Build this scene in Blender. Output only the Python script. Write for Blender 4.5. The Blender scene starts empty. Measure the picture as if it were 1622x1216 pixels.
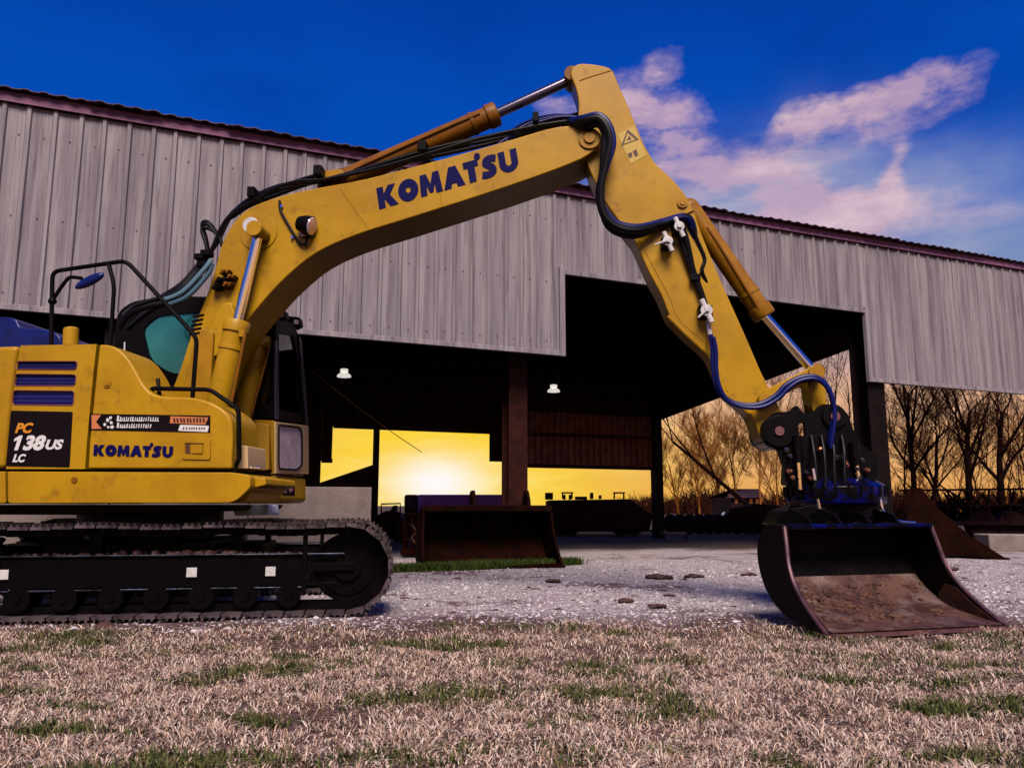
import bpy, bmesh, math, random
import numpy as np
from mathutils import Vector, Matrix, noise
from mathutils.geometry import tessellate_polygon

random.seed(7); np.random.seed(7)
R = math.radians
SC = bpy.context.scene
COL = SC.collection

# ---------------------------------------------------------------- camera, sky, front fill, exposure
PITCH = math.atan(192.0 / 1250.0)
CAM = Vector((0.0, 0.0, 1.0))
cd = bpy.data.cameras.new("camera"); co = bpy.data.objects.new("camera", cd); COL.objects.link(co)
co.location = CAM; co.rotation_euler = (math.pi / 2 + PITCH, 0, 0)
cd.sensor_width = 36.0; cd.lens = 36.0 * 1250.0 / 1622.0; cd.clip_end = 2000.0; cd.clip_start = 0.05
SC.camera = co

SC.view_settings.view_transform = 'Standard'
SC.view_settings.look = 'None'
SC.view_settings.gamma = 1.0
SC.view_settings.use_curve_mapping = False
SC.view_settings.exposure = 0.0
SC.cycles.diffuse_bounces = 0                                  # deep, crushed shade as in the photograph

sd = bpy.data.lights.new("sun", 'SUN'); so = bpy.data.objects.new("sun", sd); COL.objects.link(so)  # added soft fill for the bright sky opposite the sunset, not the setting sun
sd.energy = 4.5; sd.angle = R(28); sd.color = (1.0, 0.84, 0.70)
FILL_DIR = Vector((-0.06, 0.66, -0.76)).normalized()
so.rotation_euler = FILL_DIR.to_track_quat('-Z', 'Y').to_euler(); so.location = (-6, -8, 14)


def ray(x, y):
    a = (x - 811.0) / 1250.0; b = (608.0 - y) / 1250.0
    c, s = math.cos(PITCH), math.sin(PITCH)
    return Vector((a, c - b * s, s + b * c))


def azel(x, y):
    d = ray(x, y).normalized()
    return math.degrees(math.atan2(d.x, d.y)), math.degrees(math.asin(d.z))


world = bpy.data.worlds.new("World"); SC.world = world; world.use_nodes = True
NT = world.node_tree; NT.nodes.clear()


class E_:
    """tiny expression helper: shader maths written as python maths"""
    def __init__(s, sock): s.s = sock
    @staticmethod
    def op(o, *a):
        n = NT.nodes.new('ShaderNodeMath'); n.operation = o
        for i, v in enumerate(a):
            if isinstance(v, E_): NT.links.new(v.s, n.inputs[i])
            else: n.inputs[i].default_value = v
        return E_(n.outputs[0])
    def __add__(s, o): return E_.op('ADD', s, o)
    __radd__ = __add__
    def __sub__(s, o): return E_.op('SUBTRACT', s, o)
    def __rsub__(s, o): return E_.op('SUBTRACT', o, s)
    def __mul__(s, o): return E_.op('MULTIPLY', s, o)
    __rmul__ = __mul__
    def __truediv__(s, o): return E_.op('DIVIDE', s, o)
    def clamp(s): return E_.op('MINIMUM', E_.op('MAXIMUM', s, 0.0), 1.0)


def sky():
    tc = NT.nodes.new('ShaderNodeTexCoord'); sep = NT.nodes.new('ShaderNodeSeparateXYZ')
    NT.links.new(tc.outputs['Generated'], sep.inputs[0])
    x, y, z = (E_(sep.outputs[i]) for i in range(3))
    az = E_.op('ARCTAN2', x, y) * 57.29578
    el = E_.op('ARCSINE', z) * 57.29578

    def nz(scale, detail, stretch=(1, 1, 1), rough=0.55, off=(0, 0, 0)):
        mp = NT.nodes.new('ShaderNodeMapping'); mp.inputs['Scale'].default_value = stretch
        mp.inputs['Location'].default_value = off
        NT.links.new(tc.outputs['Generated'], mp.inputs[0])
        n = NT.nodes.new('ShaderNodeTexNoise'); n.inputs['Scale'].default_value = scale
        n.inputs['Detail'].default_value = detail; n.inputs['Roughness'].default_value = rough
        NT.links.new(mp.outputs[0], n.inputs['Vector'])
        return E_(n.outputs['Fac'])

    def mix(a, b, f):
        m = NT.nodes.new('ShaderNodeMix'); m.data_type = 'RGBA'; m.clamp_factor = True
        NT.links.new(f.s, m.inputs[0])
        for v, k in ((a, 6), (b, 7)):
            if isinstance(v, tuple): m.inputs[k].default_value = (*v, 1)
            else: NT.links.new(v, m.inputs[k])
        return m.outputs[2]

    ramp = NT.nodes.new('ShaderNodeValToRGB'); cr = ramp.color_ramp; cr.interpolation = 'EASE'
    stops = [(0.0, (.78, .36, .09)), (.06, (.80, .42, .17)), (.12, (.78, .44, .27)), (.175, (.62, .41, .38)),
             (.25, (.12, .22, .49)), (.32, (.005, .105, .51)), (.43, (.001, .072, .46)), (.60, (.0008, .048, .37)), (1, (.0008, .038, .30))]
    while len(cr.elements) < len(stops): cr.elements.new(.5)
    for e, (p, c) in zip(cr.elements, stops): e.position = p; e.color = (*c, 1)
    n0 = nz(2.6, 3, (1, 1, 2.0))
    zz = z + (n0 - 0.5) * 0.06 * E_.op('MAXIMUM', z, 0.0) * 4.0
    NT.links.new(E_.op('MAXIMUM', zz, 0.0).s, ramp.inputs[0])
    col = ramp.outputs[0]
    # low evening glow round the sun that has gone down to the horizon behind the shed
    sa, se = azel(690, 765)
    da = az - sa; de = el - se
    g1 = E_.op('EXPONENT', (da * da * (1 / 12.5 ** 2) + de * de * (1 / 6.6 ** 2)) * -1.0)
    col = mix(col, (.97, .62, .014), (g1 * 1.35).clamp())
    wisp = ((nz(16, 5, (1, 1, 5.0), .6, (2, 6, 1)) - .42) * 3.0).clamp()
    col = mix(col, (1.0, .72, .10), wisp * (g1 * .9).clamp())
    g3 = E_.op('EXPONENT', (da * da * (1 / 6.0 ** 2) + de * de * (1 / 2.0 ** 2)) * -1.0)
    col = mix(col, (1.0, .90, .46), (g3 * (wisp * .5 + .55)).clamp())
    g2 = E_.op('EXPONENT', (da * da * (1 / 2.9 ** 2) + de * de * (1 / 1.7 ** 2)) * -1.0)
    col = mix(col, (1.0, .95, .95), (g2 * 1.0).clamp())
    mott = ((nz(4.5, 6, (1, 1, 2.2), .6, (7, 3, 5)) - .44) * 3.5).clamp() * ((z - .28) * 6.0).clamp()
    col = mix(col, (.0005, .035, .30), mott * .55)
    # clouds
    w1 = (nz(7, 4) - .5); w2 = (nz(7, 4, off=(3.1, 1.7, .4)) - .5)
    w3 = (nz(2.6, 2, off=(.3, 4.7, 2.4)) - .5)
    fine = nz(9, 8, (1, 1, 1.6), .62, (1, 0, 2)); streak = nz(5, 6, (1, 1, 4.5), .6)
    azw = az + w1 * 9.0 + w3 * 6; elw = el + w2 * 6.0 + w3 * 3
    rag = ((fine - .40) * 4.4).clamp(); rag2 = ((streak - .32) * 3.0).clamp()

    def blob(px, py, L, W, tilt, amp):
        a0, e0 = azel(px, py); c, s = math.cos(R(tilt)), math.sin(R(tilt))
        dx = azw - a0; dy = elw - e0
        p = (dx * c + dy * s) * (1 / L); q = (dy * c - dx * s) * (1 / W)
        return E_.op('EXPONENT', (p * p + q * q) * -1.0) * amp
    pink = None
    for b in [(1010, 190, 2.6, 5.0, 75, 1.3), (1062, 165, 1.5, 4.2, 10, 1.1), (1120, 262, 8.2, 2.1, -27, 1.5), (1230, 322, 6.0, 1.5, -20, 1.15),
              (1330, 193, 5.0, 1.15, 12, 1.3), (1450, 158, 5.6, 1.25, 17, 1.45), (1240, 212, 2.6, .9, 8, .8), (1400, 300, 4.0, .7, 60, 1.0),
              (620, 222, 6, 1.2, 5, .3), (300, 120, 9, 2.0, 6, .10), (1310, 345, 9, 1.8, -8, .75), (880, 330, 5, 2.2, 0, 1.1), (1530, 150, 3.4, 1.1, 12, .9)]:
        v = blob(*b); pink = v if pink is None else pink + v
    pink = ((pink * (rag * .70 + rag2 * .55) - .17) * 1.35).clamp() * (.35 + .95 * ((fine * .6 + streak * .6 - .36) * 2.4).clamp())
    pale = blob(1330, 360, 13, 3.6, -5, 1.0) + blob(1230, 290, 6.5, 3.2, 0, .7) + blob(980, 330, 8, 2.4, 0, .8)
    pale = (pale * (rag2 * .7 + .35)).clamp()
    # thin cloud going on round the rest of the sky
    band = E_.op('EXPONENT', (el - 20.0) * (el - 20.0) * (-1 / 90.0))
    away = ((az * az - 1700.0) * (1 / 3000.0)).clamp()
    rest = (((nz(3.2, 7, (1, 1, 3.0), .6, (5, 2, 1)) - .47) * 3.5).clamp()) * band * away
    col = mix(col, (.44, .44, .56), pale * .85)
    col = mix(col, (.54, .37, .50), (pink + rest * .8).clamp() * .95)
    hi = ((streak * .5 + fine * .5 - .50) * 6.0).clamp() * pink
    col = mix(col, (.72, .55, .62), hi)
    bg = NT.nodes.new('ShaderNodeBackground'); NT.links.new(col, bg.inputs[0]); bg.inputs[1].default_value = 1.0
    out = NT.nodes.new('ShaderNodeOutputWorld'); NT.links.new(bg.outputs[0], out.inputs[0])


sky()

# ---------------------------------------------------------------- materials
MATS = {}


def mat(name, base, rough=.5, metal=0., base2=None, scale=4., stretch=(1, 1, 1), lo=.42, hi=.62, bump=0., bscale=60., coat=0., rnd=0., spec=.5, base3=None, scale3=1.3, lo3=.5, hi3=.66):
    if name in MATS: return MATS[name]
    m = bpy.data.materials.new(name); m.use_nodes = True; nt = m.node_tree
    p = nt.nodes['Principled BSDF']
    p.inputs['Base Color'].default_value = (*base, 1); p.inputs['Roughness'].default_value = rough
    p.inputs['Metallic'].default_value = metal; p.inputs['Coat Weight'].default_value = coat
    p.inputs['Specular IOR Level'].default_value = spec
    tc = nt.nodes.new('ShaderNodeTexCoord'); mp = nt.nodes.new('ShaderNodeMapping')
    mp.inputs['Scale'].default_value = stretch; nt.links.new(tc.outputs['Object'], mp.inputs[0])
    last = None

    def noise_ramp(sc, a, b, det=6):
        n = nt.nodes.new('ShaderNodeTexNoise'); n.inputs['Scale'].default_value = sc; n.inputs['Detail'].default_value = det
        n.inputs['Roughness'].default_value = .62
        nt.links.new(mp.outputs[0], n.inputs['Vector'])
        r = nt.nodes.new('ShaderNodeMapRange'); r.inputs[1].default_value = a; r.inputs[2].default_value = b
        nt.links.new(n.outputs['Fac'], r.inputs[0]); return r.outputs[0]

    def mixc(a, b, f):
        x = nt.nodes.new('ShaderNodeMix'); x.data_type = 'RGBA'; nt.links.new(f, x.inputs[0])
        for v, k in ((a, 6), (b, 7)):
            if isinstance(v, tuple): x.inputs[k].default_value = (*v, 1)
            else: nt.links.new(v, x.inputs[k])
        return x.outputs[2]
    last = base
    if base2: last = mixc(last, base2, noise_ramp(scale, lo, hi))
    if base3: last = mixc(last, base3, noise_ramp(scale3, lo3, hi3, 8))
    if rnd:
        oi = nt.nodes.new('ShaderNodeObjectInfo'); hsv = nt.nodes.new('ShaderNodeHueSaturation')
        r = nt.nodes.new('ShaderNodeMapRange'); r.inputs[3].default_value = 1 - rnd; r.inputs[4].default_value = 1 + rnd
        nt.links.new(oi.outputs['Random'], r.inputs[0]); nt.links.new(r.outputs[0], hsv.inputs['Value'])
        if isinstance(last, tuple): hsv.inputs['Color'].default_value = (*last, 1)
        else: nt.links.new(last, hsv.inputs['Color'])
        last = hsv.outputs[0]
    if not isinstance(last, tuple): nt.links.new(last, p.inputs['Base Color'])
    if bump:
        n = nt.nodes.new('ShaderNodeTexNoise'); n.inputs['Scale'].default_value = bscale; n.inputs['Detail'].default_value = 4
        nt.links.new(tc.outputs['Object'], n.inputs['Vector'])
        b = nt.nodes.new('ShaderNodeBump'); b.inputs['Strength'].default_value = bump; b.inputs['Distance'].default_value = .02
        nt.links.new(n.outputs['Fac'], b.inputs['Height']); nt.links.new(b.outputs[0], p.inputs['Normal'])
        rr = nt.nodes.new('ShaderNodeMapRange'); rr.inputs[3].default_value = max(0.05, rough - .12); rr.inputs[4].default_value = min(1, rough + .15)
        n2 = nt.nodes.new('ShaderNodeTexNoise'); n2.inputs['Scale'].default_value = 3.0; n2.inputs['Detail'].default_value = 6
        nt.links.new(tc.outputs['Object'], n2.inputs['Vector'])
        nt.links.new(n2.outputs['Fac'], rr.inputs[0]); nt.links.new(rr.outputs[0], p.inputs['Roughness'])
    MATS[name] = m
    return m


def glass_mat(name, tint, gloss_rough=.03, mixv=.25):
    m = bpy.data.materials.new(name); m.use_nodes = True; nt = m.node_tree; nt.nodes.clear()
    o = nt.nodes.new('ShaderNodeOutputMaterial'); mx = nt.nodes.new('ShaderNodeMixShader')
    t = nt.nodes.new('ShaderNodeBsdfTransparent'); g = nt.nodes.new('ShaderNodeBsdfGlossy'); fr = nt.nodes.new('ShaderNodeFresnel')
    fr.inputs[0].default_value = 1.5
    ad = nt.nodes.new('ShaderNodeMath'); ad.inputs[1].default_value = mixv; nt.links.new(fr.outputs[0], ad.inputs[0])
    t.inputs[0].default_value = (*tint, 1); g.inputs['Roughness'].default_value = gloss_rough; g.inputs[0].default_value = (.9, .95, 1, 1)
    nt.links.new(ad.outputs[0], mx.inputs[0]); nt.links.new(t.outputs[0], mx.inputs[1]); nt.links.new(g.outputs[0], mx.inputs[2])
    nt.links.new(mx.outputs[0], o.inputs[0]); MATS[name] = m
    return m


YEL = mat('yellow_paint', (.50, .275, .005), .34, base2=(.41, .215, .005), scale=1.6, coat=.0, spec=.34, bump=.04, bscale=70, base3=(.20, .085, .015), scale3=7, lo3=.57, hi3=.85)
YEL2 = mat('yellow_paint_worn', (.44, .225, .006), .4, base2=(.38, .18, .010), scale=2.2, spec=.25, bump=.04, base3=(.22, .12, .03), scale3=6, lo3=.56, hi3=.78)
BROWN = mat('ochre_cylinder_paint', (.25, .095, .006), .4, base2=(.18, .065, .008), spec=.2, scale=3, bump=.03)
BLK = mat('black_paint', (.0015, .001, .002), .46, base2=(.0035, .002, .0025), scale=5, spec=.10, bump=.05)
TRK = mat('track_steel', (.0025, .0018, .003), .40, 0, base2=(.004, .0025, .003), spec=.06, scale=9, bump=.25, bscale=45)
SHOE = mat('track_shoe_steel', (.10, .075, .085), .45, .2, base2=(.03, .02, .024), scale=6, spec=.3, bump=.3, bscale=50, rnd=.35)
RUB = mat('black_rubber', (.003, .003, .005), .42, spec=.16)
BLUH = mat('blue_rubber_hose', (.002, .007, .11), .36, spec=.25)
EDGE = mat('bright_edge_steel', (.10, .13, .20), .25, .8, base2=(.02, .02, .03), scale=4)  # bluish edge highlight of the track frame put into the strips' metal colour
CHR = mat('chrome', (.82, .80, .82), .10, 1.0)
WHT = mat('white_paint', (.70, .69, .70), .4, base2=(.55, .54, .55), scale=12)
NAVY = mat('navy_lettering', (.004, .003, .075), .6, spec=.1)
VENT = mat('dark_blue_mesh', (.004, .006, .17), .45, base2=(.003, .004, .11), scale=60)
HOODB = mat('dark_blue_sheen', (.004, .014, .15), .28, base2=(.003, .009, .08), scale=4, spec=.3)  # blue sheen of a dark grey cover put into its base colour
DARKB = mat('black_blue_sheen', (.002, .005, .11), .22, base2=(.002, .0015, .004), scale=5, lo=.40, hi=.52, spec=.2)  # blue sky reflection on black steel put into the colour
DECALB = mat('decal_black', (.005, .002, .004), .6, spec=.12)
DECALO = mat('decal_orange', (.62, .20, .07), .5)
LETO = mat('orange_lettering', (.72, .27, .012), .5)
LETW = mat('white_lettering', (.74, .74, .76), .5)
MAROON = mat('decal_maroon', (.06, .012, .008), .5)
TEAL = mat('teal_glass', (.025, .20, .23), .10, .5, base2=(.035, .26, .27), scale=1.5, spec=.5)
GREYG = glass_mat('grey_glass', (.25, .25, .28), mixv=.10)
PINKG = mat('painted_reflection_pane', (.88, .72, .70), .14, .0, base2=(.62, .50, .56), scale=7, spec=.9)  # pale pink reflection put into the pane's own colour
RUST = mat('rusty_steel', (.085, .026, .012), .6, .2, base2=(.03, .010, .007), scale=6, bump=.4, bscale=30, base3=(.20, .075, .03), scale3=9, lo3=.55, hi3=.75)
RUSTD = mat('dark_rust', (.016, .0030, .0016), .75, base2=(.007, .0018, .001), spec=.05, scale=4, bump=.3, bscale=25, base3=(.034, .008, .003), scale3=7, lo3=.6, hi3=.75)
DIRT = mat('dry_soil', (.15, .068, .045), .95, base2=(.05, .02, .016), scale=14, bump=.9, bscale=45)
WALL = mat('weathered_sheet_metal', (.34, .305, .335), .62, base2=(.185, .158, .19), scale=2.0, stretch=(3.2, 3.2, .14), lo=.38, hi=.64, bump=.05, bscale=14, rnd=.06, spec=.3,
           base3=(.055, .04, .055), scale3=5.5, lo3=.53, hi3=.82)
TRIM = mat('trim_purple', (.25, .10, .19), .5, base2=(.17, .07, .14), scale=5, spec=.2)
ROOFM = mat('roof_sheet', (.10, .05, .075), .6, base2=(.05, .025, .04), scale=5, rnd=.2)
INNER = mat('inner_sheet', (.045, .013, .014), .8, base2=(.016, .008, .009), scale=3, rnd=.15, spec=.1)  # red of the sunset's glow put into the sheet colour
INNER_LIT = mat('lit_inner_sheet', (.30, .125, .15), .7, base2=(.17, .06, .08), scale=3, rnd=.12, spec=.2)  # lighter copy of the inner sheet: reflected light put into its colour
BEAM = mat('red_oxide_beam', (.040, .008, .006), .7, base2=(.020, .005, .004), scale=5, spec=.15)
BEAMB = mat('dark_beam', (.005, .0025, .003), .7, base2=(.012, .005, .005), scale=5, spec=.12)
CONC = mat('concrete', (.30, .245, .225), .9, base2=(.23, .18, .165), scale=3, bump=.35, bscale=30)
LAMPM = bpy.data.materials.new('lamp_glow'); LAMPM.use_nodes = True
LAMPM.node_tree.nodes['Principled BSDF'].inputs['Emission Color'].default_value = (1, .93, .85, 1)
LAMPM.node_tree.nodes['Principled BSDF'].inputs['Emission Strength'].default_value = .7
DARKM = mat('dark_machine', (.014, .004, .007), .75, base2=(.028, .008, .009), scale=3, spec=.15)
VIOLET = mat('violet_flare_box', (.30, .10, .55), .6, base2=(.2, .07, .42), scale=3)  # violet of the sun flare put into the box colour, brightened
CHRD = mat('dull_chrome', (.16, .15, .20), .22, .9)
BARK = mat('bark_dark', (.008, .0035, .004), .9, base2=(.014, .006, .006), scale=6, spec=.0)
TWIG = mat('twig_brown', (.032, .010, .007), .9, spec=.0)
TWIGO = mat('twig_backlit_gold', (.30, .115, .022), .9, base2=(.20, .07, .02), scale=.6, spec=.0)  # sunset backlight put into the twigs' golden colour
SOIL = mat('scrub_soil', (.05, .028, .022), .95)
VAN = mat('pale_vehicle', (.35, .42, .46), .4)
TANBLUE = mat('pale_blue_plastic', (.34, .42, .60), .45, base2=(.5, .5, .55), scale=9)

# ---------------------------------------------------------------- geometry helpers


class Frame:
    """vertical reference plane: u along, n away from the viewer, z up"""
    def __init__(s, o, yaw):
        s.o = Vector(o); s.U = Vector((math.cos(yaw), math.sin(yaw), 0)); s.N = Vector((-math.sin(yaw), math.cos(yaw), 0)); s.Z = Vector((0, 0, 1))
    def at(s, x, y, off=0.):
        d = ray(x, y); t = (off - (CAM - s.o).dot(s.N)) / d.dot(s.N)
        return CAM + d * t
    def w(s, u, n, z): return s.o + s.U * u + s.N * n + s.Z * z
    def loc(s, p):
        q = p - s.o; return q.dot(s.U), q.dot(s.N), q.z
    def poly(s, pts, off=0.): return [s.at(x, y, off) for x, y in pts]
    def path(s, pts): return [s.at(*p) for p in pts]


def catmull(pts, k=5, closed=False):
    n = len(pts); out = []
    rng = range(n) if closed else range(n - 1)
    for i in rng:
        if closed: a, b, c, d = (pts[(i + j) % n] for j in (-1, 0, 1, 2))
        else: a, b, c, d = pts[max(i - 1, 0)], pts[i], pts[i + 1], pts[min(i + 2, n - 1)]
        for j in range(k):
            t = j / k
            out.append(tuple(.5 * ((2 * b[q]) + (-a[q] + c[q]) * t + (2 * a[q] - 5 * b[q] + 4 * c[q] - d[q]) * t * t + (-a[q] + 3 * b[q] - 3 * c[q] + d[q]) * t ** 3) for q in range(len(b))))
    if not closed: out.append(tuple(pts[-1]))
    return out


def rr(pts, r, k=4):
    """round the corners of a 2D polygon; r may be a list"""
    out = []; n = len(pts)
    for i in range(n):
        ri = r[i] if isinstance(r, (list, tuple)) else r
        p = Vector(pts[i]); a = Vector(pts[i - 1]) - p; b = Vector(pts[(i + 1) % n]) - p
        if ri <= 0: out.append(tuple(p)); continue
        q = min(ri, a.length * .48, b.length * .48)
        A = p + a.normalized() * q; B = p + b.normalized() * q
        for j in range(k + 1):
            t = j / k
            out.append(tuple(A * (1 - t) ** 2 + p * 2 * t * (1 - t) + B * t * t))
    return out


ROOTLOC = {}


class MB:
    def __init__(s): s.v = []; s.f = []
    def add(s, vs, fs):
        k = len(s.v); s.v += [Vector(p) for p in vs]; s.f += [[i + k for i in f] for f in fs]; return s
    def prism(s, polys, vec):
        if not isinstance(polys[0], (list, tuple)): polys = [polys]
        vec = Vector(vec); flat = [p for pl in polys for p in pl]; n = len(flat)
        vs = list(flat) + [p + vec for p in flat]; fs = []
        if len(polys) == 1: fs += [list(range(n)), [i + n for i in reversed(range(n))]]
        else:
            for t in tessellate_polygon([list(map(Vector, pl)) for pl in polys]):
                fs += [list(t), [i + n for i in reversed(t)]]
        k = 0
        for pl in polys:
            m = len(pl)
            for i in range(m):
                a, b = k + i, k + (i + 1) % m; fs.append([a, b, b + n, a + n])
            k += m
        return s.add(vs, fs)
    def box(s, c, dx, dy, dz):
        """centre and three half-axis vectors"""
        c = Vector(c); dx, dy, dz = Vector(dx), Vector(dy), Vector(dz)
        vs = [c + dx * i + dy * j + dz * k for k in (-1, 1) for j in (-1, 1) for i in (-1, 1)]
        return s.add(vs, [[0, 2, 3, 1], [4, 5, 7, 6], [0, 1, 5, 4], [2, 6, 7, 3], [0, 4, 6, 2], [1, 3, 7, 5]])
    def fbox(s, F, u0, u1, n0, n1, z0, z1):
        return s.box(F.w((u0 + u1) / 2, (n0 + n1) / 2, (z0 + z1) / 2), F.U * (u1 - u0) / 2, F.N * (n1 - n0) / 2, F.Z * (z1 - z0) / 2)
    def tube(s, pts, r, n=8, caps=True):
        pts = [Vector(p) for p in pts]; m = len(pts)
        rs = r if isinstance(r, (list, tuple)) else [r] * m
        t0 = (pts[1] - pts[0]).normalized(); up = Vector((0, 0, 1)) if abs(t0.z) < .9 else Vector((1, 0, 0))
        X = t0.cross(up).normalized(); k = len(s.v)
        for i, p in enumerate(pts):
            t = (pts[min(i + 1, m - 1)] - pts[max(i - 1, 0)]).normalized()
            X = (X - t * X.dot(t)).normalized(); Y = t.cross(X)
            for j in range(n):
                a = 2 * math.pi * j / n; s.v.append(p + (X * math.cos(a) + Y * math.sin(a)) * rs[i])
        for i in range(m - 1):
            for j in range(n):
                a = k + i * n + j; b = k + i * n + (j + 1) % n; s.f.append([a, b, b + n, a + n])
        if caps:
            s.f.append([k + j for j in reversed(range(n))]); s.f.append([k + (m - 1) * n + j for j in range(n)])
        return s
    def cyl(s, a, b, r, r2=None, n=20): return s.tube([a, b], [r, r if r2 is None else r2], n)
    def ball(s, c, r, n=10, sc=(1, 1, 1), axes=None):
        c = Vector(c); A = axes or (Vector((1, 0, 0)), Vector((0, 1, 0)), Vector((0, 0, 1))); k = len(s.v); m = n // 2
        for i in range(m + 1):
            th = math.pi * i / m
            for j in range(n):
                ph = 2 * math.pi * j / n
                s.v.append(c + A[0] * (r * sc[0] * math.sin(th) * math.cos(ph)) + A[1] * (r * sc[1] * math.sin(th) * math.sin(ph)) + A[2] * (r * sc[2] * math.cos(th)))
        for i in range(m):
            for j in range(n):
                a = k + i * n + j; b = k + i * n + (j + 1) % n; s.f.append([a, a + n, b + n, b])
        return s
    def build(s, name, m, parent=None, bevel=0., seg=2, angle=35, smooth=True):
        off = ROOTLOC.get(parent.name, Vector()) if parent else Vector()
        me = bpy.data.meshes.new(name); me.from_pydata([tuple(p - off) for p in s.v], [], s.f); me.validate()
        bm = bmesh.new(); bm.from_mesh(me); bmesh.ops.remove_doubles(bm, verts=bm.verts, dist=1e-5)
        bmesh.ops.recalc_face_normals(bm, faces=bm.faces); bm.to_mesh(me); bm.free()
        me.materials.append(m)
        if smooth: me.shade_smooth(); me.set_sharp_from_angle(angle=R(angle))
        o = bpy.data.objects.new(name, me); COL.objects.link(o)
        if parent: o.parent = parent; ROOTLOC[o.name] = off.copy()
        else: ROOTLOC[o.name] = Vector()
        if bevel:
            b = o.modifiers.new('bevel', 'BEVEL'); b.width = bevel; b.segments = seg; b.limit_method = 'ANGLE'; b.angle_limit = R(38); b.harden_normals = True
        return o


def tag(o, label=None, cat=None, group=None, kind=None):
    if label: o['label'] = label
    if cat: o['category'] = cat
    if group: o['group'] = group
    if kind: o['kind'] = kind
    return o


def thing(name, loc, label, cat, group=None):
    o = bpy.data.objects.new(name, None); COL.objects.link(o); o.location = loc; o.empty_display_size = .2
    ROOTLOC[o.name] = Vector(loc); return tag(o, label, cat, group)


def raw(name, V, faces4=None, faces3=None, m=None, parent=None, smooth=False):
    """fast mesh from numpy arrays"""
    off = np.array(ROOTLOC.get(parent.name, Vector())) if parent else np.zeros(3)
    me = bpy.data.meshes.new(name); V = np.asarray(V, dtype=np.float64) - off
    f4 = np.zeros((0, 4), int) if faces4 is None else np.asarray(faces4); f3 = np.zeros((0, 3), int) if faces3 is None else np.asarray(faces3)
    me.vertices.add(len(V)); me.vertices.foreach_set('co', V.astype(np.float32).ravel())
    loops = np.concatenate([f4.ravel(), f3.ravel()]).astype(np.int32)
    st = np.concatenate([np.arange(len(f4)) * 4, len(f4) * 4 + np.arange(len(f3)) * 3]).astype(np.int32)
    me.loops.add(len(loops)); me.loops.foreach_set('vertex_index', loops)
    me.polygons.add(len(st)); me.polygons.foreach_set('loop_start', st)
    me.update(calc_edges=True); me.validate()
    if smooth: me.shade_smooth()
    if m: me.materials.append(m)
    o = bpy.data.objects.new(name, me); COL.objects.link(o)
    if parent: o.parent = parent; ROOTLOC[o.name] = Vector(off)
    return o


def text(name, s, o, right, up, h, m, parent, bold=0., shear=0., width=None, lift=.004, spacing=1.0):
    """flat lettering as a mesh: o = lower left corner, h = capital height"""
    cu = bpy.data.curves.new(name, 'FONT'); cu.body = s; cu.size = 1.0; cu.offset = bold; cu.shear = shear; cu.extrude = .012; cu.space_character = spacing
    cu.resolution_u = 6
    ob = bpy.data.objects.new('tmp', cu); COL.objects.link(ob)
    dg = bpy.context.evaluated_depsgraph_get(); me = bpy.data.meshes.new_from_object(ob.evaluated_get(dg)); bpy.data.objects.remove(ob)
    xs = [v.co.x for v in me.vertices]; ys = [v.co.y for v in me.vertices]
    x0, x1, y0, y1 = min(xs), max(xs), min(ys), max(ys); sy = h / (y1 - y0); sx = (width / (x1 - x0)) if width else sy
    right = Vector(right).normalized(); up = Vector(up).normalized(); nrm = right.cross(up)
    off = ROOTLOC[parent.name]
    for v in me.vertices:
        c = v.co.copy(); v.co = Vector(o) + right * ((c.x - x0) * sx) + up * ((c.y - y0) * sy) + nrm * (lift + c.z * .1) - off
    me.name = name; me.materials.clear(); me.materials.append(m)
    t = bpy.data.objects.new(name, me); COL.objects.link(t); t.parent = parent; ROOTLOC[t.name] = off.copy()
    return t


# ---------------------------------------------------------------- ground
def gheight(x, y):
    if y < -5 or y > 40 or abs(x) > 30: return 0.
    k = min(1, max(0, (y - 2) / 3)) * min(1, (40 - y) / 15)
    return k * (.022 * noise.noise(Vector((x * .8, y * .8, 0))) + .010 * noise.noise(Vector((x * 3, y * 3, 5)))) - .006


def lawn_edge(x):
    """how far from the camera the dry lawn reaches"""
    return 6.65 + .45 * noise.noise(Vector((x * .55, 1.3, 0))) + .18 * noise.noise(Vector((x * 2.1, 4.3, 0))) + (.25 if x > 2 else 0) - (.0 if x > -1 else .0)


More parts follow.
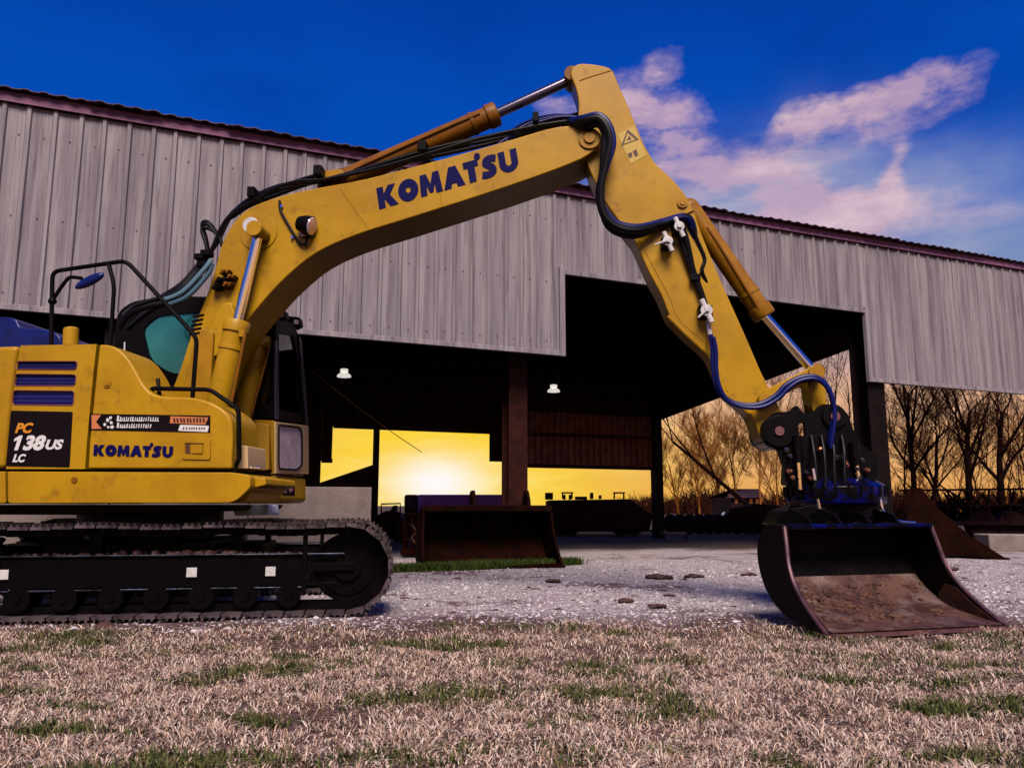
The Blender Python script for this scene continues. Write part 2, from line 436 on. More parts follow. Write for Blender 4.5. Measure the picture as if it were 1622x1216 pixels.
def ground():
    ax = np.concatenate([-np.geomspace(900, 14, 22), np.arange(-13.5, 13.6, .22), np.geomspace(14, 900, 22)])
    ay = np.concatenate([-np.geomspace(700, 3, 14), np.arange(-2.5, 16, .18), np.geomspace(16.3, 1200, 34)])
    V = np.array([(x, y, gheight(x, y)) for y in ay for x in ax]); nx, ny = len(ax), len(ay)
    i = np.arange(nx - 1)[None, :] + nx * np.arange(ny - 1)[:, None]; i = i.ravel()
    F = np.stack([i, i + 1, i + nx + 1, i + nx], 1)
    m = bpy.data.materials.new('ground_gravel_and_soil'); m.use_nodes = True; nt = m.node_tree; p = nt.nodes['Principled BSDF']
    tc = nt.nodes.new('ShaderNodeTexCoord')

    def nz(sc, det=6, ro=.6, vor=False):
        n = nt.nodes.new('ShaderNodeTexVoronoi' if vor else 'ShaderNodeTexNoise'); n.inputs['Scale'].default_value = sc
        if not vor: n.inputs['Detail'].default_value = det; n.inputs['Roughness'].default_value = ro
        nt.links.new(tc.outputs['Object'], n.inputs['Vector']); return n

    def rng(s, a, b, c=0., d=1.):
        r = nt.nodes.new('ShaderNodeMapRange'); r.inputs[1].default_value = a; r.inputs[2].default_value = b; r.inputs[3].default_value = c; r.inputs[4].default_value = d
        nt.links.new(s, r.inputs[0]); return r.outputs[0]

    def mix(a, b, f):
        x = nt.nodes.new('ShaderNodeMix'); x.data_type = 'RGBA'; nt.links.new(f, x.inputs[0])
        for v, k in ((a, 6), (b, 7)):
            if isinstance(v, tuple): x.inputs[k].default_value = (*v, 1)
            else: nt.links.new(v, x.inputs[k])
        return x.outputs[2]

    def math_(o, a, b):
        n = nt.nodes.new('ShaderNodeMath'); n.operation = o
        for k, v in enumerate((a, b)):
            if isinstance(v, (int, float)): n.inputs[k].default_value = v
            else: nt.links.new(v, n.inputs[k])
        return n.outputs[0]
    vo = nz(58, vor=True)
    stone = mix((.46, .40, .42), (.80, .74, .75), rng(vo.outputs['Color'], .2, .85))
    stone = mix(stone, (.10, .075, .085), rng(vo.outputs['Distance'], .48, .75))
    fine = nz(11, 8)
    stone = mix(stone, (.16, .11, .13), rng(fine.outputs['Fac'], .54, .68))
    patch = nz(.9, 5)
    stone = mix(stone, (.46, .37, .40), rng(patch.outputs['Fac'], .5, .7))
    soil = mix((.15, .08, .065), (.04, .018, .014), rng(nz(9, 7).outputs['Fac'], .4, .65))
    sep = nt.nodes.new('ShaderNodeSeparateXYZ'); nt.links.new(tc.outputs['Object'], sep.inputs[0])
    edge = math_('ADD', sep.outputs[1], math_('MULTIPLY', math_('SUBTRACT', nz(.8, 8, .68).outputs['Fac'], .5), 2.6))
    dirt = mix((.19, .115, .135), (.09, .045, .055), rng(nz(14, 7).outputs['Fac'], .42, .6))
    stone = mix(stone, dirt, rng(nz(.55, 9, .70).outputs['Fac'], .53, .60))
    rim = mix((.17, .10, .105), (.07, .035, .04), rng(nz(17, 8, .7).outputs['Fac'], .42, .58))
    stone = mix(rim, stone, rng(edge, 7.1, 8.1))
    c = mix(soil, stone, rng(edge, 6.7, 7.3))
    far = mix((.045, .026, .022), (.075, .045, .03), nz(.15).outputs['Fac'])
    d = math_('ADD', sep.outputs[1], math_('MULTIPLY', math_('SUBTRACT', nz(.35, 4).outputs['Fac'], .5), 3.0))
    c = mix(c, far, rng(d, 17.6, 19.2))
    nt.links.new(c, p.inputs['Base Color']); p.inputs['Roughness'].default_value = .93
    b = nt.nodes.new('ShaderNodeBump'); b.inputs['Strength'].default_value = .9; b.inputs['Distance'].default_value = .03
    h = math_('ADD', math_('MULTIPLY', vo.outputs['Distance'], -.6), fine.outputs['Fac'])
    nt.links.new(h, b.inputs['Height']); nt.links.new(b.outputs[0], p.inputs['Normal'])
    o = raw('ground', V, F, None, m, None, True); tag(o, 'pale gravel yard running on from bare soil under the dry lawn', kind='structure')
    ROOTLOC[o.name] = Vector()


ground()

# ---------------------------------------------------------------- the open shed
S = Frame((0, 13.6, 0), R(23.4))
DEP = 8.6


def su(x, y, off=0.): return S.loc(S.at(x, y, off))[0]
def sz(x, y, off=0.): return S.at(x, y, off).z


_uz = [S.loc(S.at(x, y)) for x, y in ((10, 164), (860, 302), (1600, 426))]
EV_B = (_uz[2][2] - _uz[0][2]) / (_uz[2][0] - _uz[0][0]); EV_A = sum(q[2] for q in _uz) / 3 - EV_B * sum(q[0] for q in _uz) / 3


def ze(u): return EV_A + EV_B * u                                # underside of the fascia: the eave climbs a little to the right


Z_E = ze(-13.5)
Z_L = (sz(10, 488) + sz(880, 552) + sz(1500, 611)) / 3          # low bottom of the wall
Z_D = (sz(900, 432) + sz(1360, 489)) / 2                        # head of the tall door bay
U_A = su(889, 480); U_B = su(1373, 540); U_0, U_1 = -13.5, 21.0
U_C = su(815, 650, .75); U_P = su(1390, 600)
shed = thing('metal_shed', S.w(0, 0, 0), 'long open-fronted shed clad in weathered lilac grey ribbed metal sheets', 'shed')


def sheet_profile(w, ribs, h=.034, minor=2):
    """ribbed sheet outline: (u, n) points, ribs stand towards the viewer"""
    p = [(0, 0)]; pitch = w / ribs
    for i in range(ribs):
        c = pitch * (i + .5)
        p += [(c - .042, 0), (c - .022, -h), (c + .022, -h), (c + .042, 0)]
        for j in range(minor):
            q = c + .042 + (pitch - .084) * (j + 1) / (minor + 1)
            if q + .014 < w: p += [(q - .014, 0), (q - .006, -h * .22), (q + .006, -h * .22), (q + .014, 0)]
    return p + [(w, 0)]


def sheet_mesh(w, ribs, z0, z1, rows=6, h=.034, seed=0, n0=0., minor=0):
    prof = sheet_profile(w, ribs, h, minor); rnd = random.Random(seed); V = []; F = []; k = len(prof)
    dents = [(rnd.uniform(0, w), rnd.uniform(z0, z1), rnd.uniform(.1, .4), rnd.uniform(-.012, .008)) for _ in range(4)]
    for r in range(rows + 1):
        z = z0 + (z1 - z0) * r / rows
        for (u, n) in prof:
            dn = sum(a * math.exp(-((u - du) / s) ** 2 - ((z - dz) / (s * 2)) ** 2) for du, dz, s, a in dents)
            V.append((u, n + n0 + dn, z))
    for r in range(rows):
        for j in range(k - 1):
            a = r * k + j; F.append([a, a + 1, a + 1 + k, a + k])
    return V, F


def put_sheet(name, u0, w, ribs, z0, z1, m, n=0., seed=0, h=.034, rows=6, solid=.004, minor=0, slope=False):
    V, F = sheet_mesh(w, ribs, z0, z1, rows, h, seed, minor=minor); b = MB(); b.add([S.w(u0 + u, n + q, z + (ze(u0 + u) - Z_E if slope and z > z0 + .6 * (z1 - z0) else 0)) for u, q, z in V], F)
    off = ROOTLOC[shed.name]; me = bpy.data.meshes.new(name); me.from_pydata([tuple(p - off) for p in b.v], [], b.f)
    me.materials.append(m); o = bpy.data.objects.new(name, me); COL.objects.link(o); o.parent = shed
    if solid:
        s = o.modifiers.new('gauge', 'SOLIDIFY'); s.thickness = solid; s.offset = 0
    return o


sd_ = 0
for (a, b, zb, nominal, mn) in ((U_0, U_A, Z_L, .96, 0), (U_A, U_B, Z_D, .96, 1), (U_B, U_1, Z_L, .96, 3)):
    cnt = round((b - a) / nominal); w = (b - a) / cnt
    for i in range(cnt):
        sd_ += 1
        put_sheet('wall_sheet', a + i * w, w + .03, 3, zb, Z_E + .02, WALL, n=-.004 * (i % 2), seed=sd_, minor=mn, slope=True)
# trims
b = MB(); b.prism([S.w(U_0, -.058, ze(U_0) - .01), S.w(U_1, -.058, ze(U_1) - .01), S.w(U_1, -.058, ze(U_1) + .152), S.w(U_0, -.058, ze(U_0) + .152)], S.N * .014); b.prism([S.w(U_0, -.078, ze(U_0) - .008), S.w(U_1, -.078, ze(U_1) - .008), S.w(U_1, -.078, ze(U_1) + .014), S.w(U_0, -.078, ze(U_0) + .014)], S.N * .0195); b.build('fascia_trim', TRIM, shed, .006)
for (a, c, z) in ((U_0, U_A - .055, Z_L), (U_A + .002, U_B - .002, Z_D), (U_B + .055, U_1, Z_L)):
    MB().fbox(S, a, c, -.055, .03, z - .075, z + .012).build('bottom_trim', WALL, shed, .008)
for u in (U_A, U_B):
    MB().fbox(S, u - .055, u + .055, -.060, .035, Z_L - .08, Z_D + .06).build('corner_trim', WALL, shed, .008)
# screw heads in a row across the sheets
b = MB()
for zq in (ze(0) - .5, (ze(0) + Z_L) / 2 - .2, Z_L + .18):
    for i in range(int((U_1 - U_0) / .32)):
        if zq < Z_D + .05 and U_A - .06 < U_0 + i * .32 + .09 < U_B + .06: continue
        c = S.w(U_0 + i * .32 + .09, -.006, zq + random.uniform(-.01, .01)); b.cyl(c, c - S.N * .012, .011, n=6)
o = b.build('screws', TRIM, shed); o['kind'] = 'stuff'
# roof: corrugated sheets whose ends show over the fascia
cnt = 36; w = (U_1 - U_0) / cnt; ZR = .155
for i in range(cnt):
    b = MB(); V = []; F = []; k = 0
    prof = []
    for j in range(4):
        c = w * j / 4
        prof += [(c, 0), (c + w * .08, 0), (c + w * .125, .020), (c + w * .19, .020), (c + w * .235, 0)]
    prof.append((w, 0)); k = len(prof); jit = random.uniform(-.04, .03); up = random.uniform(0, .012)
    for (n, z) in ((-.17 + jit, ZR), (DEP + .3, ZR + .5)):
        V += [S.w(U_0 + i * w + u, n, z + q + up + ze(U_0 + i * w + u)) for u, q in prof]
    F = [[j, j + 1, j + 1 + k, j + k] for j in range(k - 1)]
    b.add(V, F); o = b.build('roof_sheet', ROOFM, shed, smooth=False); q = o.modifiers.new('gauge', 'SOLIDIFY'); q.thickness = .012; q.offset = 0


def ibeam(F, u, n, z0, z1, wdt, dep, fl=.03, web=.03):
    b = MB(); b.fbox(F, u - wdt / 2, u + wdt / 2, n - dep / 2, n - dep / 2 + fl, z0, z1); b.fbox(F, u - wdt / 2, u + wdt / 2, n + dep / 2 - fl, n + dep / 2, z0, z1)
    b.fbox(F, u - web / 2, u + web / 2, n - dep / 2 + fl + .001, n + dep / 2 - fl - .001, z0, z1); return b


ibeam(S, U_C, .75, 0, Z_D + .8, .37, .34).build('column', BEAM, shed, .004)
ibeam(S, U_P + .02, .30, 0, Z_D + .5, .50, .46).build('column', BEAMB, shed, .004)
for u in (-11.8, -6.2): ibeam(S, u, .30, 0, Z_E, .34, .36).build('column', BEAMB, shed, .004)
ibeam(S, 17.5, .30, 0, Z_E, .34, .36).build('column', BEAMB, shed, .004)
# rafters and purlins under the roof
for u in (-11.8, -6.2, U_C, U_P, 17.5):
    MB().prism([S.w(u - .1, .05, Z_E - .35), S.w(u - .1, DEP, Z_E + .1), S.w(u - .1, DEP, Z_E + .55), S.w(u - .1, .05, Z_E + .1)], S.U * .2).build('rafter', BEAMB, shed)
for i in range(7):
    n = .6 + i * 1.25; z = Z_E + .14 + .45 * n / DEP; MB().fbox(S, U_0, U_P, n, n + .07, z - .2, z - .02).build('purlin', BEAMB, shed)
# back wall
BU = lambda x, y: su(x, y, DEP)
BZ = lambda x, y: sz(x, y, DEP)
ZB = ze(U_P) + .70
u5, u508, u525, u593, u775, u795, u833, u1033 = (BU(x, 740) for x in (300, 508, 525, 593, 775, 795, 832, 1034))


def back(u0, u1, z0, z1, seed, m=INNER, nominal=.96, n=DEP):
    cnt = max(1, round((u1 - u0) / nominal)); w = (u1 - u0) / cnt
    for i in range(cnt): put_sheet('back_wall_sheet', u0 + i * w, w + (.02 if i < cnt - 1 else 0), max(1, round(w / .24)), z0, z1, m, n + .005 * (i % 2), seed + i, h=.05, rows=2)


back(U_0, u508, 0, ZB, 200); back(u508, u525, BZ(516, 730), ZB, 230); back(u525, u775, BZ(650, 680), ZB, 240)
back(u775, u795, BZ(785, 731), ZB, 260); back(u795, u833, 0, ZB, 270); back(u833, u1033, BZ(930, 740), BZ(930, 655), 280, INNER_LIT); back(u833, u1033, BZ(930, 655) - .02, ZB, 300, n=DEP - .02)
for a, c, px in ((u508, u525, (516, 730)), (u525, u775, (650, 680)), (u833, u1033, (930, 740))):
    z = BZ(*px); MB().fbox(S, a, c, DEP - .12, DEP - .06, z - .05, z + .06).build('header_beam', BEAM, shed)
z = BZ(930, 690); MB().fbox(S, u833, u1033, DEP - .14, DEP - .055, z - .05, z + .05).build('girt', BEAM, shed)
for py in (575, 600, 628):
    z = BZ(700, py); MB().fbox(S, U_0, u1033, DEP - .16, DEP - .055, z - .06, z + .06).build('girt', BEAM, shed)
MB().fbox(S, u593 - .07, u593 + .07, DEP - .22, DEP - .07, 0, BZ(593, 676)).build('back_post', BEAMB, shed)
MB().fbox(S, u1033 - .02, u1033 + .24, DEP - .2, DEP + .1, 0, ZB).build('back_post', BEAMB, shed)
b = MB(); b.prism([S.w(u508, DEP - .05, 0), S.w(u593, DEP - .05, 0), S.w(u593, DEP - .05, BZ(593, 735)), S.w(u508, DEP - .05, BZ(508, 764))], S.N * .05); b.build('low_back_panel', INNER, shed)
# gable partition over the side opening: its lower edge falls towards the back
pn0 = S.at(1367, 550, .55); z_f = pn0.z
def part_z(n): return z_f + (zb_ - z_f) * (n - .55) / (DEP - .55)
zb_ = BZ(1045, 667)
for i in range(9):
    n0 = .55 + (DEP - .55) * i / 9; n1 = .55 + (DEP - .55) * (i + 1) / 9
    b = MB(); b.prism([S.w(U_P + .02, n0, part_z(n0)), S.w(U_P + .02, n1, part_z(n1)), S.w(U_P + .02, n1, ze(U_P) + .19 + .5 * n1 / DEP), S.w(U_P + .02, n0, ze(U_P) + .19 + .5 * n0 / DEP)], S.U * .03)
    b.fbox(S, U_P - .03, U_P + .019, n0 + .25, n0 + .33, part_z(n0), ze(U_P) + .1); b.build('partition_sheet', INNER, shed)
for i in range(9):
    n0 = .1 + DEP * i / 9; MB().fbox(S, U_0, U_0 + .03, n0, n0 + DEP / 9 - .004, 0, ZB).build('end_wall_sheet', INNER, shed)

cw = thing('concrete_wall', S.w(-6, 0, 0), 'low bare concrete wall closing the foot of the shed front behind the excavator', 'wall')
u0, u1 = U_0, su(589, 800, -.1); z = sz(540, 771, -.1)
cnt = 6
for i in range(cnt):
    w = (u1 - u0) / cnt; MB().fbox(S, u0 + i * w + .006, u0 + (i + 1) * w - .006, -.1, .12, -.03, z).build('concrete_panel', CONC, cw, .012)


def pendant(px, py, off, label):
    c = S.at(px, py, off); t = thing('pendant_lamp', c, label, 'lamp', 'lamps hanging in the shed'); q = off
    k = 1.0
    MB().tube([c + Vector((0, 0, -.04)), c + Vector((0, 0, -.02)), c + Vector((0, 0, .02)), c + Vector((0, 0, .05))], [.145, .15, .12, .07], 20).build('lamp_shade', LAMPM, t)
    MB().tube([c + Vector((0, 0, .055)), c + Vector((0, 0, .075)), c + Vector((0, 0, .13))], [.055, .085, .08], 16).build('ballast', LAMPM, t)
    MB().cyl(c + Vector((0, 0, .13)), Vector((c.x, c.y, Z_E + .2)), .006, n=6).build('rod', BEAMB, t)


pendant(545, 594, 4.0, 'pale bell-shaped lamp hanging in the shed just beyond the excavator cab')
pendant(877, 618, 4.0, 'pale bell-shaped lamp hanging in the shed right of the red column')
b = MB(); a = S.at(495, 588, 2.2); c = S.at(668, 716, 2.6); pts = [a.lerp(c, i / 8) + Vector((0, 0, -.05 * math.sin(math.pi * i / 8))) for i in range(9)]
o = b.tube(pts, .008, 5).build('cable', mat('rope', (.32, .16, .10), .8)); tag(o, 'thin slanting rope across the bright back opening of the shed', 'rope')

# ---------------------------------------------------------------- excavator
XO = Vector((-3.75, 8.35, 0))
E = Frame(XO, R(-4.0)); T = Frame(XO, R(9.0))
ex = thing('excavator', XO, 'yellow crawler excavator with its long boom raised and a wide black bucket on the ground', 'excavator')
N = E.N


def eprism(name, pts, n0, n1, m, parent=ex, bevel=.012, holes=(), seg=2, ref=None):
    """polygon drawn on the plane n0 and pushed straight back to n1"""
    ref = n0 if ref is None else ref
    pl = [E.poly(pts, ref)] + [E.poly(h, ref) for h in holes]
    pl = [[p + N * (n0 - ref) for p in q] for q in pl]
    return MB().prism(pl if holes else pl[0], N * (n1 - n0)).build(name, m, parent, bevel, seg)


# --- undercarriage
uf = T.loc(T.at(549, 900, -1.25))[0]; ur = uf - 3.25; ZC = .425; RT = .395; NS = 50
shoe_me = None


def shoe_mesh():
    b = MB(); hw = .31; L = .172 * .5
    b.box((0, 0, -.004), (L * .95, 0, 0), (0, hw, 0), (0, 0, .013))
    for x in (-.055, 0.0, .055):
        b.add([(x - .012, -hw, .009), (x + .012, -hw, .009), (x + .006, -hw, .032), (x - .006, -hw, .032), (x - .012, hw, .009), (x + .012, hw, .009), (x + .006, hw, .032), (x - .006, hw, .032)],
              [[0, 1, 2, 3], [7, 6, 5, 4], [0, 4, 5, 1], [1, 5, 6, 2], [2, 6, 7, 3], [3, 7, 4, 0]])
    o = b.build('track_shoe', SHOE, None, smooth=False); return o


def track(nc):
    base = T.w((uf + ur) / 2, nc, 0)
    b = MB()                                                     # frame beam with guard flanges
    e0, e1 = ur + .28, T.loc(T.at(482, 910, -1.25))[0]
    b.fbox(T, e0, e1, nc - .13, nc + .20, .30, .56)
    MB().fbox(T, e0 - .02, e1 + .35, nc - .168, nc - .1405, .548, .562).build('frame_edge', EDGE, ex, .003); MB().fbox(T, e0 - .02, e1 + .01, nc - .168, nc - .1405, .250, .263).build('frame_edge', EDGE, ex, .003)
    b.fbox(T, e0, e1, nc - .14, nc - .1305, .27, .545)
    fr = b.build('track_frame', TRK, ex, .006)
    tr = MB()
    P = 2 * (uf - ur) + 2 * math.pi * RT

    def at(s):
        L = uf - ur
        if s < L: return ur + s, ZC + RT + .018 * math.sin(math.pi * s / L * 3) ** 2 * -1, 0.
        s -= L
        if s < math.pi * RT: a = s / RT; return uf + RT * math.sin(a), ZC + RT * math.cos(a), a
        s -= math.pi * RT
        if s < L: return uf - s, ZC - RT, math.pi
        s -= L; a = s / RT; return ur - RT * math.sin(a), ZC - RT * math.cos(a), math.pi + a
    # chain
    for side in (.085, -.085):
        tr = MB()
        for i in range(NS):
            u, z, a = at(P * i / NS); ci, si = math.cos(a), math.sin(a)
            c = T.w(u - si * .05, nc + side, z - ci * .05); ax = T.U * ci - T.Z * si; nn = T.U * si + T.Z * ci
            tr.box(c, ax * .09, T.N * .018, nn * .036)
        tk = tr.build('track_chain', TRK, ex, smooth=False)
    for i in range(NS):
        u, z, a = at(P * (i + .5) / NS); ci, si = math.cos(a), math.sin(a)
        o = bpy.data.objects.new('track_shoe', shoe_me); COL.objects.link(o); o.parent = tk
        ax = T.U * ci - T.Z * si; nn = T.U * si + T.Z * ci; yy = nn.cross(ax)
        M = Matrix((ax, yy, nn)).transposed().to_4x4(); M.translation = T.w(u, nc, z) - XO; o.matrix_local = M
    # idler, sprocket, rollers
    b = MB(); c = T.w(uf, nc, ZC); b.cyl(c - T.N * .07, c + T.N * .07, .315, n=36); b.cyl(c - T.N * .13, c - T.N * .0701, .12, n=20); b.cyl(c - T.N * .09, c - T.N * .0702, .25, .235, n=36)
    for k in range(6):
        a = k * math.pi / 3; b.box(c - T.N * .082 + (T.U * math.cos(a) + T.Z * math.sin(a)) * .18, (T.U * math.cos(a) + T.Z * math.sin(a)) * .07, T.N * .012, (T.Z * math.cos(a) - T.U * math.sin(a)) * .015)
    b.build('idler_wheel', TRK, ex)
    b = MB(); b.fbox(T, e1 + .015, uf + .06, nc - .16, nc - .10, .40, .47); b.fbox(T, e1 + .015, uf - .1, nc - .19, nc - .17, .27, .30); b.fbox(T, e1 - .03, e1 + .012, nc - .19, nc - .15, .20, .74); b.build('idler_yoke', TRK, ex, .004)
    b = MB(); c = T.w(ur, nc, ZC); b.cyl(c - T.N * .05, c + T.N * .05, .30, n=32); b.cyl(c - T.N * .2, c - T.N * .0501, .19, n=24)
    for k in range(20):
        a = k * math.pi / 10; b.box(c + (T.U * math.cos(a) + T.Z * math.sin(a)) * .32, (T.U * math.cos(a) + T.Z * math.sin(a)) * .03, T.N * .04, (T.Z * math.cos(a) - T.U * math.sin(a)) * .02)
    b.build('sprocket', TRK, ex)
    for k in range(7):
        c = T.w(e0 + .16 + (e1 - e0 - .3) * k / 6, nc, .185); b = MB(); b.cyl(c - T.N * .17, c + T.N * .17, .085, n=18); b.cyl(c - T.N * .185, c - T.N * .13, .108, n=18)
        b.cyl(c - T.N * .20, c - T.N * .1851, .035, n=10); b.build('track_roller', TRK, ex)
    for k in range(2):
        c = T.w(e0 + .75 + 1.2 * k, nc, .70); b = MB(); b.cyl(c - T.N * .13, c + T.N * .13, .055, n=14); b.box(c - T.Z * .09, T.U * .03, T.N * .05, T.Z * .06); b.build('carrier_roller', TRK, ex)
    return e0, e1


tmp = shoe_mesh(); shoe_me = tmp.data; bpy.data.objects.remove(tmp)
e0, e1 = track(-1.0); track(1.0)
# soil caught on the near frame, reflectors
b = MB(); rnd = random.Random(3)
for i in range(150):
    u = rnd.uniform(e0, e1); r = rnd.uniform(.012, .038) * (1.0 if math.sin(u * 3.1) > -.2 else .5); c = T.w(u, -1.0 - rnd.uniform(-.1, .13), .56 + r * .3)
    b.ball(c, r, 6, (rnd.uniform(.8, 1.7), rnd.uniform(.7, 1.2), rnd.uniform(.4, .9)))
o = b.build('soil_clods', mat('clod_brown', (.09, .035, .022), .95, base2=(.15, .09, .08), scale=9), ex, smooth=False); o['kind'] = 'stuff'
for px in (4, 303, 428):
    u = T.loc(T.at(px, 914, -1.15))[0]; MB().fbox(T, u - .045, u + .045, -1.152, -1.1405, .40 - .042, .40 + .042).build('reflector', WHT, ex, .003)
b = MB(); b.fbox(T, -.75, .75, -.76, .76, .42, .66); b.fbox(T, -1.35, -.75, -.5, .5, .45, .62); b.fbox(T, .75, 1.2, -.5, .5, .45, .62); b.build('centre_frame', BLK, ex, .02)
c = T.w(0, 0, 0); b = MB(); b.cyl(c + Vector((0, 0, .661)), c + Vector((0, 0, .80)), .62, n=40); b.cyl(c + Vector((0, 0, .801)), c + Vector((0, 0, .96)), .70, n=40); b.build('swing_ring', BLK, ex)
c0 = E.at(365, 812, -.2); b = MB(); b.prism(E.poly(rr([(366, 799), (424, 799), (426, 815), (372, 817)], 3), -.2), N * .3); b.build('belly_plate', TANBLUE, ex, .01)

# --- upper body, drawn on its near side plane
NB = -1.22
deck = MB(); deck.prism(E.poly([(-140, 799), (300, 799), (352, 799), (345, 808), (150, 815), (-130, 815)], -.9), N * 1.6); deck.build('revolving_frame', BLK, ex, .01)
sk = rr([(12, 746.5), (366, 748), (396, 753), (396, 772), (372, 796), (12, 797)], [2, 2, 6, 4, 14, 6])
eprism('side_skirt', sk, NB, -.5, YEL, bevel=.03, seg=3)
eprism('rear_skirt', rr([(-150, 744), (7, 746.5), (9, 797), (-140, 797)], [20, 2, 4, 30]), NB, 1.15, YEL, bevel=.03, seg=3)
eprism('counterweight', catmull([(-150, 742), (-150, 640), (-146, 585), (-125, 562), (-80, 553), (-20, 549), (28, 547)], 4) + [(24, 570), (16, 640), (6, 742)], NB, 1.15, YEL, bevel=.05, seg=4)
lv = [(33, 547), (153, 545)] + [(149, 580), (143, 640), (137.5, 700), (134.5, 742.5), (9.5, 742.5), (14, 690), (20, 630), (27, 580)]
h1 = rr([(26, 572), (123, 572), (121, 586), (24, 585)], 5); h2 = rr([(24, 592), (121, 593), (119, 611), (22, 611)], 5); h3 = rr([(21, 618), (118, 619), (116, 642), (19, 641)], 5)
door = eprism('engine_door', lv, NB, -.62, YEL, bevel=.012, holes=(h1, h2, h3), seg=3)
for h in (h1, h2, h3):
    cx = sum(p[0] for p in h) / len(h); cy = sum(p[1] for p in h) / len(h)
    big = [(cx + (x - cx) * 1.04, cy + (y - cy) * 1.15) for x, y in h]
    eprism('vent_mesh', h, NB + .022, NB + .035, VENT, door, 0)
    MB().tube(E.poly(h + [h[0], h[1]], NB - .001), .0045, 6).build('vent_rim', mat('rim_magenta', (.26, .05, .04), .5), door)
    for k in range(3):
        y = min(p[1] for p in h) + (max(p[1] for p in h) - min(p[1] for p in h)) * (k + .8) / 3.6
        xs = [p[0] for p in h]; MB().tube([E.at(min(xs) + 3, y, NB + .018), E.at(max(xs) - 3, y, NB + .018)], .006, 5).build('vent_slat', VENT, door)
top = catmull([(157, 545), (178, 548), (197, 561), (212, 582), (225, 606), (240, 622), (262, 628), (300, 629), (330, 636), (352, 648), (365, 664), (368, 690)], 4)
hd = top + [(366, 742.5), (138.5, 742.5), (141, 700), (147, 640), (153, 580)]
front = eprism('front_side_cover', hd, NB, -.62, YEL, bevel=.05, seg=4)
# filler plate behind the covers so the gaps read dark
eprism('dark_gap_filler', [(-100, 560), (150, 556), (230, 640), (350, 660), (360, 744), (360, 790), (-100, 790)], -1.12, -.66, BLK, bevel=0)
# step, front ledge
eprism('step_box', rr([(366, 703), (392, 706), (393, 742), (366, 742)], 2), -1.05, -.62, mat('step_cream', (.62, .42, .22), .5), bevel=.01)
eprism('front_ledge', rr([(366, 750), (398, 754), (420, 757), (421, 768), (404, 772), (396, 780), (392, 796), (366, 797)], 3), -1.1, -.3, YEL, bevel=.015)
MB().cyl(E.at(392, 740, -1.0), E.at(413, 740, -1.0), .012, n=8).build('step_rung', CHR, ex)
b = MB(); b.cyl(E.at(118, 760, NB), E.at(118, 760, NB) - N * .008, .028, n=16); b.build('plug', BROWN, ex)
c = E.at(112, 548, -.75); b = MB(); c1 = E.at(113, 521, -.75); b.tube([c, E.at(112.5, 528, -.75), c1, E.at(113, 519, -.75)], [.072, .072, .07, .052], 20); b.build('exhaust_cap', YEL, ex, .004)
b = MB(); c = E.at(170, 608, NB - .002); b.cyl(c + N * .01, c - N * .008, .036, n=20); b.cyl(c - N * .0081, c - N * .018, .022, .018, n=20); b.build('lock_knob', YEL2, ex)
# door handle recess plate
b = MB(); b.prism([E.poly(rr([(288, 694), (333, 694), (333, 728), (288, 727)], 5), NB - .012), E.poly(rr([(293, 701), (323, 702), (323, 720), (292, 719)], 2), NB - .012)], N * .015); b.build('handle_plate', YEL, ex, .003)
eprism('handle', [(302, 704), (320, 704), (320, 718), (302, 718)], NB - .014, NB + .002, YEL2, bevel=.003)
eprism('handle_recess_dark', [(294, 703), (301, 703), (301, 719), (294, 718)], NB - .004, NB + .002, mat('recess_shade_brown', (.10, .03, .01), .7), bevel=0)  # shade of the handle recess put in as a dark brown plate
# model plate and stickers
plate = eprism('model_plate', rr([(17, 650), (115, 652), (110, 740), (9, 738)], 2), NB - .004, NB + .004, DECALB, bevel=.001)
rt = E.U; upv = E.Z + E.U * .03
text('plate_lettering', 'PC', E.at(24, 686, NB - .005), rt, E.Z, .095, LETO, plate, .04, .25, .17)
one = [(.10, 0), (.36, 0), (.62, 1), (.42, 1), (.06, .80), (.01, .60), (.27, .68)]; o1 = E.at(20, 713, NB - .006)
MB().prism([o1 + rt * (a * .135) + E.Z * (b * .135) for a, b in one], N * .002).build('plate_lettering', LETW, plate, smooth=False)
text('plate_lettering', '38', E.at(36, 713.3, NB - .005), rt, E.Z, .138, LETW, plate, .05, .25, .215)
text('plate_lettering', 'US', E.at(72, 712, NB - .005), rt, E.Z, .092, LETW, plate, .045, .25, .17)
text('plate_lettering', 'LC', E.at(20, 732, NB - .005), rt, E.Z, .075, LETW, plate, .045, .25, .125)
st = eprism('sticker', [(142, 655), (333, 658), (333, 685), (141, 681)], NB - .004, NB + .002, DECALB, bevel=0)
eprism('sticker_emblem', [(145, 657), (160, 657), (152, 668), (161, 679), (145, 679)], NB - .0062, NB - .0042, DECALO, st, 0)
rnd = random.Random(11)
b = MB()
for (x, y, s) in ((166, 672, 3.2), (170, 665, 3.4), (175, 661, 3.6), (176, 669, 3.0), (171, 676, 2.6), (177, 676, 3.6)):
    b.prism(E.poly([(x + s * math.cos(a * 1.26 + s) * rnd.uniform(.6, 1.1), y + s * math.sin(a * 1.26 + s) * rnd.uniform(.6, 1.1)) for a in range(5)], NB - .0062), N * .002)
b.build('sticker_logo', LETW, st, smooth=False)
b = MB()                                                         # two lines of worn, unreadable print
